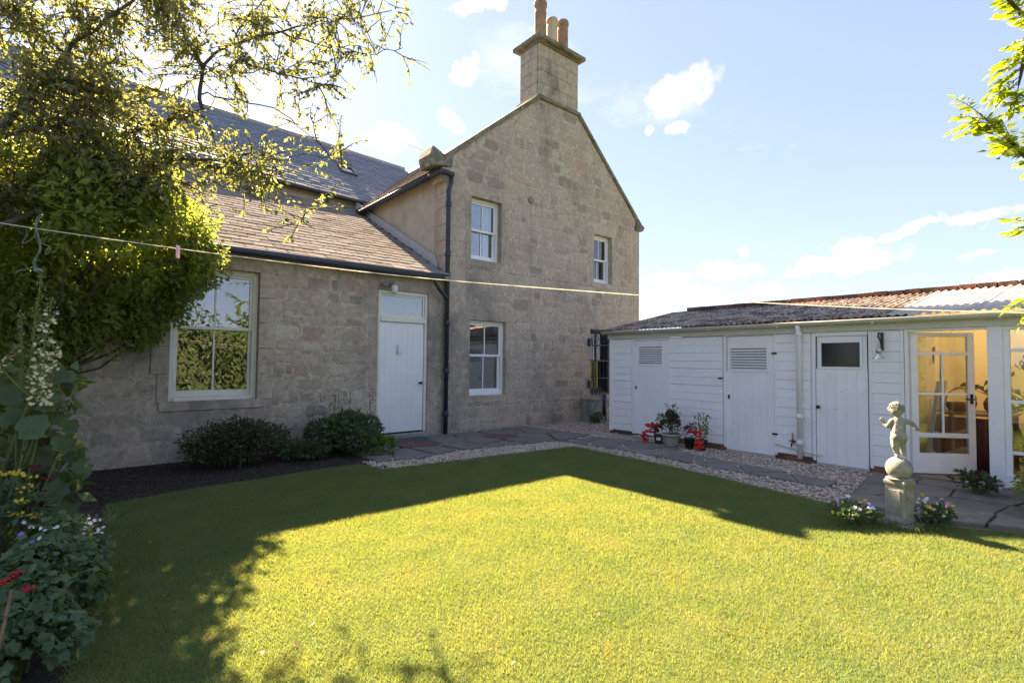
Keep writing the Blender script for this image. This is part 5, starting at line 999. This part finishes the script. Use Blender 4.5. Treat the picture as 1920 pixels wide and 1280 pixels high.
MB().tube([pg + Vector((0, 0, -.02)) + _pn * .012 * math.cos(q) + Vector((0, 0, .006 * math.sin(q))) for q in [k * .7 for k in range(10)]], .0012, 5).build('spring', M_steel, peg)
tw = thing('twine_bundle', at(72, 429, 3.03), 'tangled green twine knotted over the washing line', 'twine'); tb_ = MB()
for k in range(3):
    pts = [at(72 + R(-4, 4) + 10 * (k - 1), 428, 3.03)]
    q = [(78, 402), (70, 415), (68, 440), (74, 455), (72, 470), (66, 490), (70, 508)]
    tb_.tube(smooth_path([at(a + R(-5, 5), b, 3.03 + R(-.02, .02)) for a, b in q], 4), .003, 5)
tb_.tube(smooth_path([at(66, 442, 3.03), at(55, 452, 3.03), at(42, 456, 3.03), at(52, 438, 3.03)], 4), .003, 5).tube(smooth_path([at(76, 456, 3.03), at(92, 462, 3.03), at(94, 472, 3.03), at(84, 477, 3.03)], 4), .003, 5).tube(smooth_path([at(66, 500, 3.03), at(50, 505, 3.03), at(34, 508, 3.03), at(32, 512, 3.03)], 4), .0045, 5)
tb_.build('twine', M_twine, tw, True); MB().ball(at(72, 507, 3.03), .018, 10, 7, (1.3, 1, .8)).build('knot', M_twine, tw, True)

# ================================================================== INSIDE THE GLAZED END
def inside(name, label, cat, x, y): return thing(name, loc2w(x, y, .045), label, cat)
tb = inside('potting_table', 'wooden potting table inside the glazed end of the shed', 'table', 1.1, -.85)
MB().box(.75, 1.5, -1.25, -.5, .76, .79).xf(SM).build('table_top', M_wood, tb, bevel=.004)
for x in (.79, 1.46):
    for y in (-1.2, -.55): MB().box(x - .025, x + .025, y - .025, y + .025, .045, .758).xf(SM).build('leg', M_wood, tb)
bk = inside('wicker_basket', 'round red-brown wicker basket with hoop handle on the potting table', 'basket', 1.0, -.74)
MB().lathe([(.11, 0), (.15, .06), (.165, .12), (.15, .12), (.10, .01)], (1.0, -.74, .792), 18).xf(SM).build('bowl', M_wick, bk, True)
MB().tube([(1.0, -.74 + .155 * math.cos(t), .90 + .20 * math.sin(t)) for t in [math.pi * k / 12 for k in range(13)]], .008, 6).xf(SM).build('handle', M_wick, bk)
bn = inside('red_jar', 'round dark red jar beside the wicker basket', 'jar', 1.05, -1.05); MB().lathe([(.05, 0), (.09, .05), (.10, .12), (.07, .19), (.05, .21), (.055, .23)], (1.05, -1.05, .792), 16).xf(SM).build('jar', M_wick, bn, True)
cs = inside('wooden_crate', 'open wooden crate at the back of the potting table', 'crate', 1.3, -1.0)
for z in (.795, .87, .945): 
    for a, b, c, d in ((1.2, 1.42, -1.2, -1.185), (1.2, 1.42, -.995, -.98), (1.2, 1.215, -1.2, -.98), (1.405, 1.42, -1.2, -.98)): MB().box(a, b, c, d, z, z + .06).xf(SM).build('crate_slat', M_wood, cs)
rg_ = inside('striped_cloth', 'dark pink cloth hanging under the potting table', 'cloth', .77, -.85); cm = MB()
n = 40; cm.v = [(.742 + .014 * math.sin(i * .9), -1.24 + .74 * i / n, z) for i in range(n + 1) for z in (.06, .735)]; cm.f = [(2 * i, 2 * i + 2, 2 * i + 3, 2 * i + 1) for i in range(n)]
co_ = cm.xf(SM).build('fabric', pmat('dark_pink_cloth', [(.3, (.05, .02, .022)), (.5, (.13, .04, .045)), (.7, (.24, .09, .09))], 6, .9, .1, stretch=(1, 9, .2)), rg_, True); co_.modifiers.new('solid', 'SOLIDIFY').thickness = .004
fc = inside('folding_chair', 'folded slatted wooden chair leaning behind the open glazed door', 'chair', 1.25, -1.42); FM = SM @ Matrix.Translation((1.2, -1.42, .05)) @ Matrix.Rotation(math.radians(-18), 4, 'X') @ Matrix.Rotation(.2, 4, 'Z')
for x in (-.2, .2): MB().box(x - .018, x + .018, -.015, .015, 0, .92).xf(FM).build('leg', M_wood, fc)
for k in range(7): MB().box(-.18, .18, -.02, -.006, .28 + k * .085, .34 + k * .085).xf(FM).build('slat', M_wood, fc)
sl = inside('step_ladder', 'pale wooden step ladder leaning inside behind the door glass', 'ladder', .62, -.50); LM = SM @ Matrix.Translation((.72, -.47, .05)) @ Matrix.Rotation(math.radians(7), 4, 'X')
for x in (-.16, .16): MB().box(x - .015, x + .015, -.02, .02, 0, 1.15).xf(LM).build('rail', M_gut, sl)
for k in range(4): MB().box(-.15, .15, -.03, .03, .2 + k * .26, .22 + k * .26).xf(LM).build('step', M_gut, sl)
jg = inside('blue_jug', 'pale blue enamel jug standing on the potting table', 'jug', .85, -.56); MB().lathe([(.045, 0), (.06, .04), (.055, .12), (.035, .17), (.045, .20)], (.85, -.56, .792), 14).tube([(.85, -.50, .94), (.85, -.455, .92), (.85, -.46, .85), (.85, -.5, .83)], .007, 6).xf(SM).build('jug', pmat('pale_blue_enamel', [(.3, (.30, .42, .46)), (.7, (.42, .54, .58))], 5, .3, 0), jg, True)
ip = inside('potted_vine', 'tall potted vine with dark leaves behind the shed window', 'plant', .75, -1.9); MB().lathe([(.11, 0), (.15, .26), (.16, .27), (.14, .27)], (.75, -1.9, .045), 18).xf(SM).build('pot', M_clay, ip, True)
pv = []; dv = []; vs_ = MB()
for k in range(9):
    p = Vector((.75, -1.9, .3)); d = Vector((R(-.2, .2), R(-.35, .5), 1)); pts = [p]
    for j in range(6): d = (d + Vector((R(-.35, .35), R(-.4, .4), R(-.15, .2)))).normalized(); p = p + d * R(.16, .26); p.x = max(.2, p.x); pts.append(p.copy()); [(pv.append(SM @ (p + Vector((R(-.08, .08), R(-.1, .1), R(-.08, .08))))), dv.append((R(-1, 1), R(-1, 1), R(-1.1, .3)))) for _ in range(5)]
    vs_.tube(pts, .006, 5, False)
vs_.xf(SM).build('stem', M_stem, ip); leaves('foliage', [tuple(p) for p in pv], dv, .12, .55, L_dark, ip)
ib = inside('indoor_fern', 'low bushy green plant on the floor behind the shed window', 'plant', .5, -1.55); P, D = ellip((.55, -1.62, .3), (.2, .35, .28), 420, 8); P = np.array([tuple(SM @ Vector(p)) for p in P]); leaves('foliage', P, D, .09, .4, L_climb, ib); MB().lathe([(.10, 0), (.13, .18), (.12, .18)], (.55, -1.62, .045), 16).xf(SM).build('pot', M_clay, ib, True)
for nm, lb, x, z in (('hand_trowel', 'upper of two wooden-handled tools hanging on the yellow wall', 1.15, 1.55), ('hand_fork', 'lower of two wooden-handled tools hanging on the yellow wall', 1.5, 1.2)):
    wh = inside(nm, lb, 'hand tool', x, -.45); MB().box(x - .014, x + .014, -.455, -.427, z - .02, z + .1).xf(SM).build('handle', M_wood, wh, bevel=.006)
    MB().prism([(x - .012, -.438, z - .02), (x + .012, -.438, z - .02), (x + .028, -.438, z - .06), (x, -.438, z - .13), (x - .028, -.438, z - .06)], (0, .006, 0)).xf(SM).build('blade', M_iron, wh)

# fallen leaves on the lawn
n = 150; P = np.column_stack([rng.uniform(-5.1, .6, n), rng.uniform(-7.6, -2.2, n), rng.uniform(.014, .026, n)]); P = P[inpoly(P[:, :2], LAWN)]
D = rng.normal(size=P.shape); D[:, 2] *= .25
tag(leaves('fallen_leaves', P, D, rng.uniform(.018, .04, len(P)), .6, leafmat('fallen_leaf', [(0, (.10, .04, .03)), (.6, (.20, .10, .05)), (1, (.40, .30, .18))], .15), None, upbias=2.5), 'scattered brown fallen leaves lying on the lawn', 'leaves', kind='stuff')
